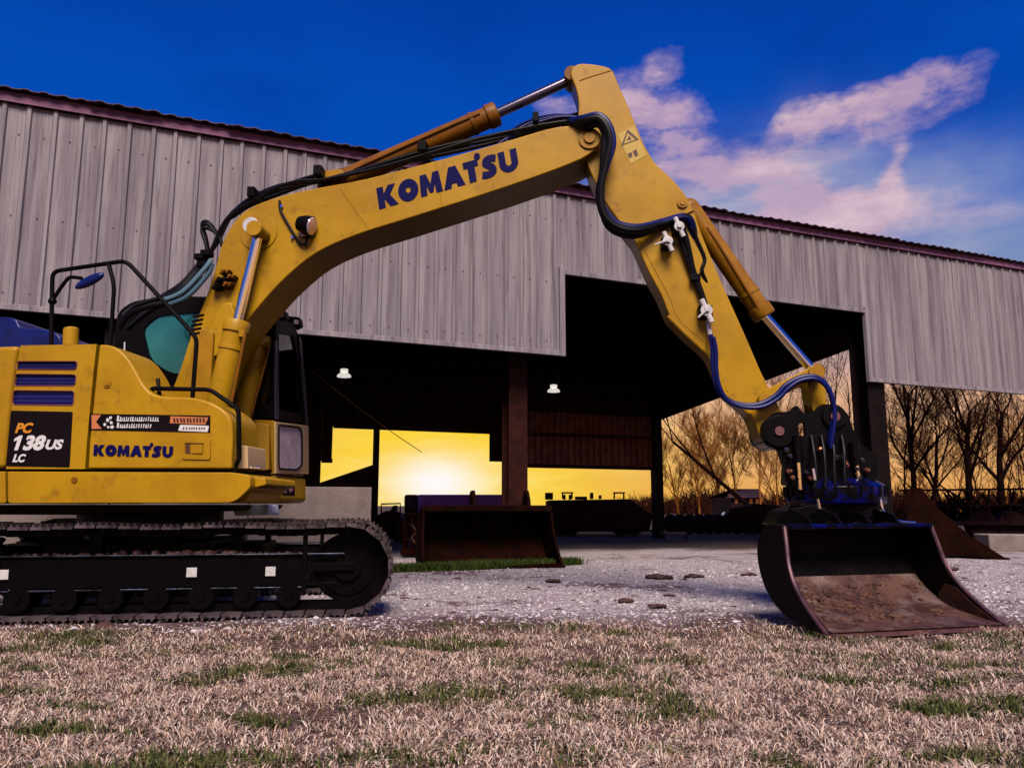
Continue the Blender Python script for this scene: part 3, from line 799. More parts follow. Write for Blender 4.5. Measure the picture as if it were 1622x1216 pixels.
for (x0, x1, y0, y1) in ((185, 252, 660, 667), (185, 238, 671, 677.5)):
    x = x0; first = True
    while x < x1:
        w = rnd.uniform(1.2, 2.0) if not first else 3.; hgt = y0 - (2 if first else rnd.uniform(-1.2, .3))
        b.prism(E.poly([(x + .8, hgt), (x + w + .8, hgt), (x + w - .3, y1), (x - .3, y1)], NB - .0062), N * .002)
        if rnd.random() < .6: b.prism(E.poly([(x, y1 - 1.4), (x + w + 1.6, y1 - 1.4), (x + w + 1.6, y1), (x, y1)], NB - .0066), N * .002)
        x += w + rnd.uniform(1.2, 2.4); first = False
b.build('sticker_print', LETW, st, smooth=False)
eprism('sticker_tag', [(270, 659), (330, 661), (325, 672), (269, 670)], NB - .0062, NB - .0042, DECALO, st, 0)
eprism('sticker_tag', rr([(285, 672.5), (331, 674), (329, 684), (282, 682)], 1.5), NB - .0062, NB - .0042, LETW, st, 0)
b = MB(); x = 274
while x < 322:
    b.prism(E.poly([(x, 662), (x + 3, 662), (x + 4, 669), (x + 1, 669)], NB - .0082), N * .002); x += rnd.uniform(4.5, 6)
x = 290
while x < 325:
    b.prism(E.poly([(x, 676.5), (x + 2, 676.5), (x + 1.5, 680), (x - .5, 680)], NB - .0082), N * .002); x += rnd.uniform(3.5, 5)
b.build('sticker_print', MAROON, st, smooth=False)


def arc(cx, cy, r, a0, a1, n=14, ry=None):
    return [(cx + r * math.cos(R(a0 + (a1 - a0) * i / n)), cy + (ry or r) * math.sin(R(a0 + (a1 - a0) * i / n))) for i in range(n + 1)]


def ribbon(pts, t):
    c = [Vector(p) for p in catmull(pts, 6)]; A = []; B = []
    for i, p in enumerate(c):
        d = (c[min(i + 1, len(c) - 1)] - c[max(i - 1, 0)]).normalized(); n = Vector((-d.y, d.x)); A.append(tuple(p + n * t)); B.append(tuple(p - n * t))
    return A + B[::-1]


GLYPH = {  # heavy block capitals in a unit-high box: (width, outlines)
    'K': (1.06, [[(0, 0), (0, 1), (.36, 1), (.36, .66), (.62, 1), (1.04, 1), (.68, .54), (1.07, 0), (.64, 0), (.36, .40), (.36, 0)]]),
    'O': (1.10, [arc(.55, .5, .55, 0, 360, 32, .52)[:-1], arc(.55, .5, .13, 0, 360, 16)[:-1]]),
    'M': (1.20, [[(0, 0), (.08, 1), (.42, 1), (.60, .50), (.78, 1), (1.12, 1), (1.20, 0), (.85, 0), (.82, .44), (.70, .08), (.50, .08), (.38, .44), (.35, 0)]]),
    'A': (1.16, [[(0, 0), (.38, 1), (.78, 1), (1.16, 0), (.76, 0), (.70, .20), (.46, .20), (.40, 0)]]),
    'T': (.80, [[(0, 1), (.80, 1), (.80, .70), (.60, .70), (.60, 0), (.22, 0), (.22, .70), (0, .70)]]),
    'S': (.92, [ribbon([(.86, .80), (.62, .86), (.36, .83), (.26, .68), (.44, .54), (.62, .42), (.64, .24), (.44, .15), (.20, .15), (.02, .20)], .165)]),
    'U': (1.02, [[(0, 1), (0, .42)] + arc(.51, .42, .51, 180, 360, 16, .44) + [(1.02, 1), (.66, 1), (.66, .42)] + arc(.51, .42, .15, 360, 180, 10, .14)[1:] + [(.36, 1)]]),
}


def komatsu(parent, o, right, up, h, width, m, lift):
    """the maker's name in heavy capitals with the round mark between T and S"""
    right = Vector(right).normalized(); up = Vector(up).normalized(); nrm = right.cross(up); gap = .07
    tot = sum(GLYPH[c][0] for c in 'KOMATSU') + gap * 4 + .10; sx = width / tot; x = 0.
    P = lambda a, b: Vector(o) + right * (a * sx) + up * (b * h) + nrm * lift
    for c in 'KOMATSU':
        w, ol = GLYPH[c]; pl = [[P(x + a, b) for a, b in q] for q in ol]
        MB().prism(pl if len(pl) > 1 else pl[0], nrm * .002).build('brand_letter', m, parent, smooth=False)
        x += w + (gap if c not in 'AT' else .02)
        if c == 'T':
            cc = P(x + .0, 1.12); MB().prism([cc + (right * sx * math.cos(a) + up * h * math.sin(a)) * .17 for a in (k * math.pi / 8 for k in range(16))], nrm * .0025).build('brand_mark', m, parent, smooth=False)
            x += .10


p0 = E.at(148, 721, NB - .003); p1 = E.at(273, 724, NB - .003)
komatsu(front, p0, p1 - p0, E.Z, (E.at(148, 704, NB) - p0).length, (p1 - p0).length, NAVY, .003)

# dark hood over the engine door, its blue sheen put into the colour
eprism('engine_hood', catmull([(-120, 560), (-110, 520), (-60, 506), (-20, 502), (12, 502), (26, 507), (34, 519), (72, 522), (92, 530), (98, 545), (99, 560)], 3), -.35, .8, HOODB, bevel=.04, seg=3)
# rails, mirror
rail = lambda nm, pts, r, k=5, m=BLK: MB().tube(catmull(E.path(pts), k) if k else E.path(pts), r, 10).build(nm, m, ex)
def bend(pts, r=7):
    """px polyline with rounded corners at one offset"""
    out = [pts[0]]
    for i in range(1, len(pts) - 1):
        p = Vector(pts[i]); a = Vector(pts[i - 1]) - p; b_ = Vector(pts[i + 1]) - p; q = min(r, a.length * .45, b_.length * .45)
        A = p + a.normalized() * q; B = p + b_.normalized() * q
        for j in range(5):
            t = j / 4; out.append(tuple(A * (1 - t) ** 2 + p * 2 * t * (1 - t) + B * t * t))
    return out + [pts[-1]]
rail('handrail', [(x, y, -.92) for x, y in bend([(81, 552), (83, 430), (200, 413), (312, 535), (305, 628)], 12)], .021, 0)
rail('handrail_post', [(x, y, -.92) for x, y in bend([(172, 417), (181, 452), (174, 556)], 12)], .020, 0)
rail('side_rail', [(x, y, -1.14) for x, y in bend([(239, 628), (239, 615), (333, 617), (378, 648), (379, 728), (372, 738), (371, 752)], 9)], .021, 0)
rail('side_rail_post', [(250, 600, -1.05), (253, 632, -1.1)], .018, 0); rail('side_rail_post', [(306, 612, -1.14), (304, 636, -1.14)], .018, 0)
b = MB(); b.ball(E.at(142, 445, -.95), 1, 20, (.155, .035, .062), (((E.at(152, 441, -.95) - E.at(132, 449, -.95)).normalized()), N, (E.Z + E.U * .25).normalized())); mir = b.build('mirror', HOODB, ex)
rail('mirror_arm', [(83, 476, -.92), (92, 462, -.93), (106, 443, -.94), (114, 439, -.94), (130, 441, -.945)], .018, 4)
b = MB(); b.ball(E.at(83, 477, -.92), .04, 12); b.build('rail_clamp', BLK, ex)
rail('antenna', [(197, 556, -.9), (197.5, 542, -.9)], .008, 0, WHT)
eprism('filler_cap', rr([(201, 575), (208, 560), (214, 562), (216, 590), (205, 590)], 3), -.95, -.85, YEL2, bevel=.01)

# --- cab beyond the boom
NC0, NC1 = .50, 1.42
uF = E.loc(E.at(437, 640, NC0))[0]


def fa(x, y, du=0.):
    """point of the cab's front plane under a picture position"""
    d = ray(x, y); return CAM + d * ((uF + du - (CAM - XO).dot(E.U)) / d.dot(E.U))


def fprism(name, pts, du0, du1, m, parent, bevel=.008, holes=()):
    pl = [[fa(x, y, du1) + E.U * (du0 - du1) for x, y in q] for q in [pts] + list(holes)]
    return MB().prism(pl if holes else pl[0], E.U * (du1 - du0)).build(name, m, parent, bevel)


cab_o = catmull([(188, 640), (182, 560), (184, 508), (196, 487), (230, 474), (330, 470), (410, 489), (428, 500), (434, 530), (436, 600), (437, 662)], 3) + [(396, 662), (300, 655)]
w1 = rr([(226, 520), (250, 500), (345, 492), (345, 600), (268, 590), (238, 570)], [12, 10, 4, 4, 14, 14]); w0 = rr([(214, 596), (248, 588), (256, 632), (218, 632)], 4); w2 = rr([(372, 510), (424, 515), (429, 640), (380, 640)], 5)
cab = eprism('cab', cab_o, NC0, NC0 + .06, BLK, bevel=.012, holes=(w0, w1, w2))
eprism('cab_frame', cab_o, NC1 - .06, NC1, BLK, cab, .012, holes=(w0, w1, w2), ref=NC0)
eprism('window', w1, NC0 + .02, NC0 + .026, TEAL, cab, 0); eprism('window', w2, NC0 + .02, NC0 + .026, GREYG, cab, 0); eprism('window', w0, NC0 + .02, NC0 + .026, TEAL, cab, 0)
eprism('window', w1, NC1 - .03, NC1 - .024, GREYG, cab, 0, ref=NC0); eprism('window', w2, NC1 - .03, NC1 - .024, GREYG, cab, 0, ref=NC0)
ro = [E.at(x, y, NC0) for x, y in ((196, 489), (230, 476), (330, 472), (410, 491), (428, 502))]; b = MB()
b.add([p + N * (.061) for p in ro] + [p + N * (NC1 - NC0 - .061) for p in ro], [[i, i + 1, i + 1 + len(ro), i + len(ro)] for i in range(len(ro) - 1)])
o = b.build('cab_roof', BLK, cab); q = o.modifiers.new('thickness', 'SOLIDIFY'); q.thickness = .03
eprism('seat', rr([(300, 655), (300, 560), (325, 550), (330, 620), (385, 625), (385, 655)], 8), .75, 1.2, mat('seat_cloth', (.02, .02, .025), .9), cab, .03)
# windscreen side: frame, glass, lower pane
ff = [(437, 505), (466, 512), (478, 545), (486, 610), (489, 672), (437, 664)]; wg = rr([(442, 528), (465, 532), (474, 580), (481, 655), (443, 650)], 3)
fr_ = fprism('front_frame', ff, -.05, .0, BLK, cab, .006, (wg,)); fprism('windscreen', wg, -.03, -.024, GREYG, fr_, 0)
PIL = mat('pillar_grey', (.035, .03, .06), .3)
fprism('cab_pillar', [(436, 540), (440, 540), (442, 664), (437, 664)], .002, .02, PIL, fr_, .003); fprism('cab_pillar', [(474, 530), (478, 540), (489, 672), (485, 672)], .002, .02, PIL, fr_, .003)
CREAM = mat('cream_edge', (.58, .40, .20), .45, base2=(.5, .33, .14), scale=5)  # cream finish of the lower front frame
pane = rr([(441, 673), (476, 677), (478, 690), (478, 736), (471, 744), (441, 742)], [3, 5, 5, 8, 8, 5])
cl = eprism('cab_lower_panel', rr([(394, 664), (437, 666), (437, 750), (394, 748)], 2), NC0, NC1, YEL2, bevel=.01)
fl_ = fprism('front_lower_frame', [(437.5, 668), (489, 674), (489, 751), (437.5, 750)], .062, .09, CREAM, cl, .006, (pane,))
b = MB(); b.tube([fa(x, y, .09) + E.U * .002 for x, y in pane + [pane[0], pane[1]]], .012, 8); b.build('pane_seal', RUB, fl_)
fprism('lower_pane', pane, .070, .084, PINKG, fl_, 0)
MB().prism([fa(x, y, .061) for x, y in [(437.5, 668), (489, 674), (489, 751), (437.5, 750)]], E.U * -.08).build('front_panel_body', YEL2, cl, 0)
eprism('cab_side_box', rr([(393, 668), (426, 672), (426, 744), (393, 744)], 2), NC0 - .16, NC0 - .01, mat('dark_ochre_panel', (.36, .19, .012), .5), bevel=.01)  # side box in a darker ochre than the yellow panels
cb = eprism('cab_base', rr([(396, 752), (439, 753), (439, 790), (434, 796), (394, 797), (398, 776)], [2, 3, 4, 6, 3, 3]), NC0 - .04, NC1, YEL, bevel=.025, seg=3)
uB = E.loc(E.at(439, 770, NC0 - .04))[0] - uF
def bprism(name, pts, d0, d1, m, parent): return MB().prism([fa(x, y, uB) + E.U * d0 for x, y in pts], E.U * (d1 - d0)).build(name, m, parent, 0)
bd = bprism('badge', rr([(446, 763), (466, 763), (466, 785), (446, 784)], 2), .001, .008, DECALB, cb)
for y in (766, 770, 774, 778): bprism('badge_bar', [(448, y), (453, y), (453, y + 2), (448, y + 2)], .0085, .010, mat('badge_pink', (.55, .25, .30), .5), bd)
bprism('badge_mark', [(457, 766), (461, 764), (461, 772), (463, 776), (458, 780), (456, 774)], .0085, .010, mat('badge_pink', (.55, .25, .30), .5), bd)
for (x, y, NC0) in ((442, 500, .56), (465, 511, 1.0)):
    l = MB().prism(E.poly(rr([(x - 11, y - 11), (x + 9, y - 9), (x + 11, y + 4), (x + 3, y + 9), (x - 10, y + 6)], 3), NC0 + .05), N * .12).build('work_light', BLK, ex, .01)
    MB().prism(E.poly(rr([(x, y - 5), (x + 8, y - 4), (x + 8, y + 3), (x + 1, y + 2)], 2), NC0 + .045), N * .006).build('lens', mat('lens', (.75, .58, .58), .3, .0), l)
    MB().cyl(E.at(x - 3, y + 5, NC0 + .1), E.at(x - 8, y + 14, NC0 + .1), .015, n=8).build('lamp_bracket', BLK, l)

# --- boom
NBM = -.29; WBM = .58
bo = catmull([(262, 640), (283, 590), (306, 520), (326, 470), (342, 420), (352, 385), (372, 350), (398, 328), (440, 312), (500, 298), (580, 283), (700, 252), (800, 224), (868, 204), (905, 199), (935, 201), (951, 211), (952, 226), (938, 241),
               (905, 259), (800, 297), (650, 345), (565, 372), (502, 400), (454, 438), (418, 476), (384, 518), (356, 562), (336, 615), (318, 670)], 4) + [(275, 680)]
boom = eprism('boom', bo, NBM, NBM + WBM, YEL, bevel=.016)
# side plates stiffening ring at the cylinder pin, weld seams, nose fork
c = E.at(410, 368, NBM); b = MB(); b.cyl(c + N * .01, c - N * .012, .20, n=40); b.build('pin_boss', YEL, boom, .004)
b = MB(); b.cyl(c - N * .012, c - N * .20, .072, n=24); b.cyl(c + N * (WBM), c + N * (WBM + .2), .072, n=24); b.build('boom_pin', BROWN, boom, .004)
b = MB(); b.cyl(c - N * .2001, c - N * .226, .083, n=28); b.cyl(c - N * .2262, c - N * .236, .03, n=8); b.build('pin_cap', WHT, boom, .003)
b = MB(); b.tube(E.path([(540, 300, NBM - .001), (552, 318, NBM - .001), (582, 360, NBM - .001)]), .004, 5); b.tube(E.path([(690, 258, NBM - .001), (694, 285, NBM - .001), (700, 326, NBM - .001)]), .003, 5); b.build('weld_seam', YEL2, boom)
c = E.at(934, 219, NBM - .02); b = MB(); b.cyl(c, c + N * (WBM + .04), .115, n=28); b.cyl(c - N * .02, c, .06, n=20); b.build('nose_pin', YEL2, boom, .006)
p0 = E.at(601, 332, NBM); p1 = E.at(822, 268, NBM); h_ = (E.at(593, 299, NBM) - E.at(601, 332, NBM))
komatsu(boom, p0, p1 - p0, E.Z + E.U * -.17, .235, (p1 - p0).length, NAVY, .004)
# boom foot bracket and its tubes
eprism('boom_bracket', rr([(274, 685), (302, 560), (318, 520), (338, 524), (334, 600), (322, 690)], 6), -.46, -.30, YEL2, bevel=.015)
eprism('boom_foot_cover', rr([(322, 562), (338, 505), (352, 480), (366, 478), (372, 498), (352, 556), (340, 566)], 5), -.42, -.30, YEL, bevel=.02)
for k in range(5): eprism('louvre', [(306 - k * 1.5, 500 + k * 7), (322 - k * 1.5, 497 + k * 7), (321 - k * 1.5, 500 + k * 7), (305 - k * 1.5, 503 + k * 7)], -.47, -.44, RUSTD, bevel=0)


def cylinder(name, a, b, c, rb, rrod, m=YEL, collar=True, rodm=None):
    """hydraulic ram: barrel a-b, rod b-c"""
    a, b, c = map(Vector, (a, b, c)); d = (b - a).normalized(); e = (c - b).normalized()
    g = MB(); g.tube([a, b - d * .12], rb, 24); g.tube([b - d * .121, b - d * .02, b], [rb * 1.14, rb * 1.14, rb * 1.04], 24)
    if collar: g.tube([b - d * .31, b - d * .27], rb * 1.09, 24)
    g.ball(a, rb * 1.02, 16)
    cy = g.build(name, m, ex, .004)
    MB().tube([b - d * .02, c], rrod, 18).build('piston_rod', rodm or CHR, cy)
    g = MB(); g.tube([c - N * rb * 1.15, c + N * rb * 1.15], rrod * 1.55, 20); g.build('rod_eye', m, cy, .004)
    return cy


NCY = -.42
cy = cylinder('boom_cylinder', E.at(343, 650, NCY), E.at(377, 508, NCY), E.at(410, 368, NCY), .118, .052)
MB().tube(catmull(E.path([(385, 527, NCY - .09), (386, 540, NCY - .1), (366, 640, NCY - .1)]), 4), .016, 8).build('feed_pipe', BROWN, cy)
MB().box(E.at(384, 529, NCY - .08), E.U * .03, N * .03, E.Z * .035).build('pipe_block', YEL2, cy, .006)
cy = cylinder('boom_cylinder', E.at(378, 680, .42), E.at(412, 531, .42), E.at(444, 400, .42), .118, .052)
MB().tube(catmull(E.path([(424, 545, .36), (425, 556, .34), (398, 655, .34)]), 4), .016, 8).build('feed_pipe', BROWN, cy)
MB().box(E.at(424, 547, .36), E.U * .03, N * .03, E.Z * .035).build('pipe_block', YEL2, cy, .006)
# arm cylinder on top of the boom
a = E.at(520, 296, 0); c = E.at(906, 126, 0); q = E.at(788, 180, 0)
cylinder('arm_cylinder', a, q, c, .118, .055, BROWN, rodm=CHRD)
for s_ in (-.16, .16):
    MB().prism([E.at(x, y, 0) + N * s_ for x, y in ((495, 302), (520, 280), (545, 277), (560, 290))], N * .03).build('cylinder_bracket', YEL2, boom, .005)
MB().tube(catmull([E.at(560, 268, -.13), E.at(600, 250, -.13), E.at(700, 205, -.13), E.at(760, 180, -.12)], 4), .014, 8).build('feed_pipe', BROWN, ex)
# work lamp on the boom side
c = E.at(487, 357, NBM - .10); l = MB(); axl = (E.U * .93 - N * .16 - E.Z * .28).normalized(); l.tube([c - axl * .13, c - axl * .10, c - axl * .02, c + axl * .05], [.03, .075, .10, .105], 22); lm = l.build('boom_lamp', BLK, ex)
l = MB(); l.tube([c + axl * .051, c + axl * .062, c + axl * .07], [.095, .09, .06], 22); l.build('lens', mat('lens_bright', (.80, .62, .66), .08, .5), lm)
l = MB(); l.tube(catmull([c, E.at(484, 368, NBM - .06), E.at(482, 374, NBM)], 4), .03, 10); l.build('lamp_bracket', BROWN, lm)
c = E.at(481, 370, NBM - .05); MB().cyl(c, c - N * .03, .04, n=18).build('bracket_bolt', mat('copper_bolt', (.55, .30, .22), .3, .6), lm)
MB().tube(catmull(E.path([(443, 318, NBM - .015), (444, 332, NBM - .02), (455, 353, NBM - .02), (467, 373, NBM - .02), (475, 385, NBM - .03), (484, 387, NBM - .04), (486, 377, NBM - .07)]), 5), .014, 8).build('lamp_cable', RUB, ex)
for (x, y) in ((447, 328), (464, 377)):
    c = E.at(x, y, NBM); MB().cyl(c, c - N * .03, .016, n=10).build('cable_clip', CHR, boom)

# --- hoses along the boom
hose = lambda pts, r, m=RUB, nm='hose': MB().tube(catmull(E.path(pts), 6), r, 10).build(nm, m, ex)
topline = [(398, 322), (440, 303), (475, 291), (515, 283), (600, 264), (680, 246), (760, 226), (850, 203), (918, 188)]
rnd = random.Random(5)
for k in range(7):
    n_ = -.26 + .085 * k; lift = rnd.uniform(-3, 5); bow = rnd.uniform(0, 6)
    low = [(200 + k * 4, 522 - k * 3, -.35 + .06 * k), (240, 492 - k * 2, -.33 + .07 * k), (285, 468 - k * 3, -.31 + .075 * k), (318 - k, 432 - k * 2, n_), (336 + k, 394 - k, n_), (352 + k * 2, 358 - k * 2, n_), (372, 338 - lift, n_)]
    hose(low + [(x, y - lift - bow * math.sin(i * 1.3 + k), n_) for i, (x, y) in enumerate(topline)], .024 if k % 2 else .019, RUB)
for k, (o1, o2) in enumerate(((0, -.24), (6, -.10), (10, .06))):
    hose([(330, 408 - o1, o2), (326, 385 - o1, o2), (320, 365 - o1, o2), (330, 362 - o1, o2), (345, 372, o2), (352, 390, o2)], .020)
hose([(194, 500, -.5), (215, 484, -.45), (262, 470, -.4), (300, 455, -.36), (322, 440, -.34)], .026); hose([(188, 520, -.5), (205, 497, -.5), (240, 484, -.46), (275, 476, -.4), (312, 450, -.36)], .03)
hose([(258, 476, -.52), (290, 462, -.5), (325, 425, -.45), (334, 412, -.42)], .026, mat('grey_sleeve', (.10, .20, .26), .35)); hose([(262, 484, -.5), (296, 470, -.48), (328, 436, -.42), (336, 418, -.4)], .026, mat('grey_sleeve2', (.06, .13, .19), .35))
for i, (x, y, dx) in enumerate(((516, 287, 10), (676, 250, 11), (850, 206, 7), (414, 320, 9))):
    b = MB(); c = E.at(x, y, 0); b.box(c, E.U * .035 * dx / 8, N * .31, E.Z * .055); b.build('hose_clamp', BLK, boom, .01)
for (x, y, s) in ((352, 445, 1.0), (358, 432, .8), (346, 455, .9), (368, 440, .7), (362, 452, .8)):
    b = MB(); c = E.at(x, y, NBM - .05); b.box(c, E.U * .05 * s, N * .05, (E.Z * .4 + E.U * .3).normalized() * .035 * s); b.cyl(c - N * .05, c - N * .09, .025 * s, n=10); b.build('hose_fitting', BROWN if s < .85 else BLK, boom, .008)
for (x, y) in ((318, 408), (328, 402), (322, 420)):
    b = MB(); b.box(E.at(x, y, -.33), E.U * .05, N * .06, E.Z * .03); b.build('hose_fitting', BLK, boom, .008)
for k in range(3): hose([(790 + k * 12, 228 - k * 3, -.25 + k * .1), (815, 212 - k * 4, -.22 + k * .1), (848, 196 - k * 4, -.2 + k * .1), (885, 186 - k * 2, -.2 + k * .1), (920, 186, -.22 + k * .1)], .014, BLUH)

# --- arm
NA = -.19; WA = .38
arm_r = [(903, 118), (906, 106), (918, 100), (945, 102), (970, 108), (977, 128), (996, 170), (1018, 225), (1036, 257), (1066, 284), (1086, 308), (1099, 333), (1112, 372), (1142, 445), (1178, 525), (1206, 590), (1232, 640), (1252, 672), (1254, 695), (1238, 712), (1214, 706),
         (1202, 688), (1190, 655), (1150, 622), (1136, 585), (1124, 560), (1088, 528), (1060, 500), (1048, 468), (1028, 432), (1004, 378), (980, 350), (955, 315), (934, 270), (920, 235), (914, 200), (917, 165), (913, 142)]
arm = eprism('arm', rr(arm_r, 10, 3), NA, NA + WA, YEL, bevel=.016)
# lower flange of the arm, a lighter strip
fl = [(1060, 500), (1088, 528), (1124, 560), (1136, 585), (1150, 622), (1190, 655)]
b = MB(); pts = E.path([(x, y, NA) for x, y in fl]); b.tube([p - E.U * .012 + N * .01 for p in pts], .022, 8); b.build('arm_flange', YEL, arm)
b = MB(); b.tube(catmull(E.path([(x, y, NA - .001) for x, y in ((1012, 380), (1036, 425), (1060, 470), (1075, 505), (1105, 533), (1138, 562))]), 4), .0035, 5); b.tube(E.path([(918, 128, NA - .001), (935, 122, NA - .001), (968, 112, NA - .001)]), .006, 5); b.build('weld_seam', YEL2, arm)
c = E.at(1081, 322, NA - .001); b = MB(); b.cyl(c + N * .02, c - N * .02, .055, n=24); b.cyl(c - N * .0201, c - N * .03, .03, n=16); b.box(E.at(1090, 336, NA - .008), (E.U * .9 + E.Z * .4) * .07, N * .012, E.Z * .012); b.build('cylinder_pin', YEL2, arm, .003)
wl = MB().prism(E.poly([(978, 213), (1004, 199), (1024, 246), (999, 260)], NA - .004), N * .006).build('warning_label', mat('label_yellow', (.56, .37, .05), .5), arm)
b = MB(); tri = [(984, 231), (994, 205), (1012, 221)]; t2 = [(988, 228), (994, 210), (1007, 221)]
b.prism([E.poly(tri, NA - .0065), E.poly(t2, NA - .0065)], N * .002); b.prism(E.poly([(993, 222), (997, 214), (1000, 221)], NA - .0065), N * .002)
b.prism(E.poly([(1002, 240), (1008, 236), (1011, 246), (1006, 248)], NA - .0065), N * .002); b.prism(E.poly([(994, 244), (1000, 241), (1002, 247), (997, 251)], NA - .0065), N * .002); b.build('label_print', MAROON, wl, smooth=False)
# arm hoses: thick loop from the boom nose round the arm
for k in range(4):
    d = k * 4.5; n_ = -.34 - .035 * (k % 2) + .02 * k
    hose([(905 - d, 193 + d * .3, -.30 + .05 * k), (925, 188 + d, n_ - .02), (948, 184 + d, n_ - .05), (964 - d * .5, 200 + d, n_ - .06), (970 - d, 228, n_ - .06), (960 - d * .4, 262, n_ - .06), (950 + d * .2, 300, n_ - .06), (954 + d * .2, 332 + d, n_ - .05), (975, 354 + d, n_ - .03), (1010, 361 + d * .9, n_), (1050, 352 + d * .3, -.25), (1082, 344, -.24), (1094, 352, -.22), (1100, 380, -.15)], .043 if k < 2 else .034, BLUH if k in (0, 2) else RUB)
hose([(1078, 352, -.25), (1086, 375, -.26), (1092, 400, -.25), (1098, 428, -.24), (1108, 455, -.24), (1117, 482, -.25)], .028); hose([(1072, 362, -.26), (1082, 390, -.25), (1090, 415, -.24), (1099, 440, -.23), (1112, 470, -.24)], .026)
hose([(1094, 352, -.23), (1104, 380, -.2), (1116, 410, -.19), (1112, 430, -.2), (1126, 460, -.15)], .020)
for (x, y, s, lv_) in ((1075, 361, 1.0, None), (1057, 384, 1.0, (1037, 388)), (1118, 493, 1.15, (1106, 503))):
    v = MB(); c = E.at(x, y, NA - .10); v.box(c + N * .05, E.U * .06 * s, N * .05, E.Z * .055 * s); v.build('valve_mount', BLK, arm, .008)
    v = MB(); v.cyl(c - N * .01, c - N * .055, .052 * s, n=18); v.tube([c - (E.Z * .9 - E.U * .35) * .12 * s - N * .03, c + (E.Z * .9 - E.U * .35) * .11 * s - N * .03], .026 * s, 12); v.box(c - N * .065, E.U * .022, N * .012, E.Z * .022); vo_ = v.build('shutoff_valve', WHT, arm, .005)
    if lv_: q = E.at(lv_[0], lv_[1], NA - .16); MB().tube([c - N * .07, q], [.014, .010], 8).build('lever', WHT, vo_)
c = E.at(1101, 440, NA - .05); MB().box(c, E.U * .05, N * .04, E.Z * .035).build('hose_clamp', BLK, arm, .006)
MB().tube(E.path([(1121, 508, -.26), (1125, 532, -.26)]), .022, 10).build('hose_ferrule', WHT, arm)
loop = [(1125, 530), (1129, 552), (1130, 585), (1136, 612), (1150, 632), (1175, 641), (1203, 640), (1228, 627), (1245, 610), (1268, 598), (1292, 597), (1310, 612), (1319, 636), (1320, 662), (1316, 690), (1315, 706)]
for k in range(2): hose([(x + k * (5 if i < 9 else 2), y + k * 4, -.30 - .03 * k) for i, (x, y) in enumerate(loop)], .026 if k == 0 else .021, BLUH)
# bucket ram and its links
cylinder('bucket_cylinder', E.at(1092, 330, .02), E.at(1212, 502, .02), E.at(1290, 590, .02), .105, .048, mat('ochre_barrel', (.34, .155, .006), .4, base2=(.25, .105, .006), spec=.25))
MB().tube(catmull(E.path([(1120, 360, -.08), (1150, 405, -.09), (1190, 470, -.09), (1202, 490, -.08)]), 4), .014, 8).build('feed_pipe', BROWN, ex)
for n0 in (-.27, .20):
    eprism('link_plate', rr([(1203, 632), (1214, 616), (1285, 581), (1299, 580), (1303, 594), (1240, 626), (1218, 645), (1206, 642)], 4), n0, n0 + .06, YEL, bevel=.008)
eprism('bucket_link', rr([(1278, 596), (1288, 582), (1302, 586), (1306, 600), (1312, 652), (1288, 654)], 5), -.14, .14, YEL, bevel=.015)
for (x, y, r) in ((1213, 634, .07), (1293, 590, .075)):
    c = E.at(x, y, -.28); b = MB(); b.cyl(c - N * .02, c + N * .56, r, n=20); b.build('link_pin', YEL2, ex, .006)

# --- tilting rotator and quick hitch, black
hp = rr([(1206, 672), (1228, 652), (1250, 652), (1262, 640), (1272, 655), (1290, 652), (1300, 640), (1326, 640), (1344, 656), (1352, 682), (1366, 704), (1388, 722), (1392, 748), (1384, 770), (1246, 770), (1240, 735), (1232, 712), (1212, 704)], 6)
hole = rr([(1264, 672), (1274, 668), (1276, 690), (1266, 692)], 4)
hitch = eprism('tilt_hitch', hp, -.27, -.21, BLK, bevel=.01, holes=(hole,)); eprism('side_plate', hp, .21, .27, BLK, hitch, .01, holes=(hole,))
for (x, y, r) in ((1233, 683, .155), (1321, 660, .115)):
    c = E.at(x, y, -.275); b = MB(); b.cyl(c - N * .03, c + N * .58, r, n=30); b.build('pin_boss', BLK, hitch, .01)
    b = MB(); b.cyl(c - N * .0305, c - N * .05, .045, n=18); b.build('pin_end', mat('pin_pink', (.16, .06, .07), .5, .0), hitch)
b = MB(); b.prism(E.poly([(1255, 700), (1380, 712), (1384, 768), (1250, 768)], -.18), N * .36); b.build('hitch_body', BLK, hitch, .03)
for (x0, y0, x1, y1) in ((1262, 690, 1268, 775), (1352, 700, 1362, 775)):
    MB().tube([E.at(x0, y0, -.31), E.at((x0 + x1) / 2, (y0 + y1) / 2, -.31)], .045, 16).build('tilt_cylinder', BLK, hitch)
    MB().tube([E.at((x0 + x1) / 2, (y0 + y1) / 2, -.31), E.at(x1, y1, -.31)], .022, 12).build('tilt_rod', CHR, hitch)
cr_ = E.at(1322, 775, 0)
b = MB(); zc = cr_.z
b.tube([Vector((cr_.x, cr_.y, z)) for z in (zc - .14, zc - .10, zc + .02, zc + .06, zc + .10)], [.46, .47, .47, .43, .36], 40); rot = b.build('rotator', DARKB, ex, .008)
b = MB()
for k in range(26):
    a = 2 * math.pi * k / 26; c = Vector((cr_.x + .475 * math.cos(a), cr_.y + .475 * math.sin(a), zc - .07)); b.cyl(c, c + Vector((0, 0, .10)), .012, n=6)
b.build('bolts', BLK, rot)['kind'] = 'stuff'
rnd = random.Random(21)
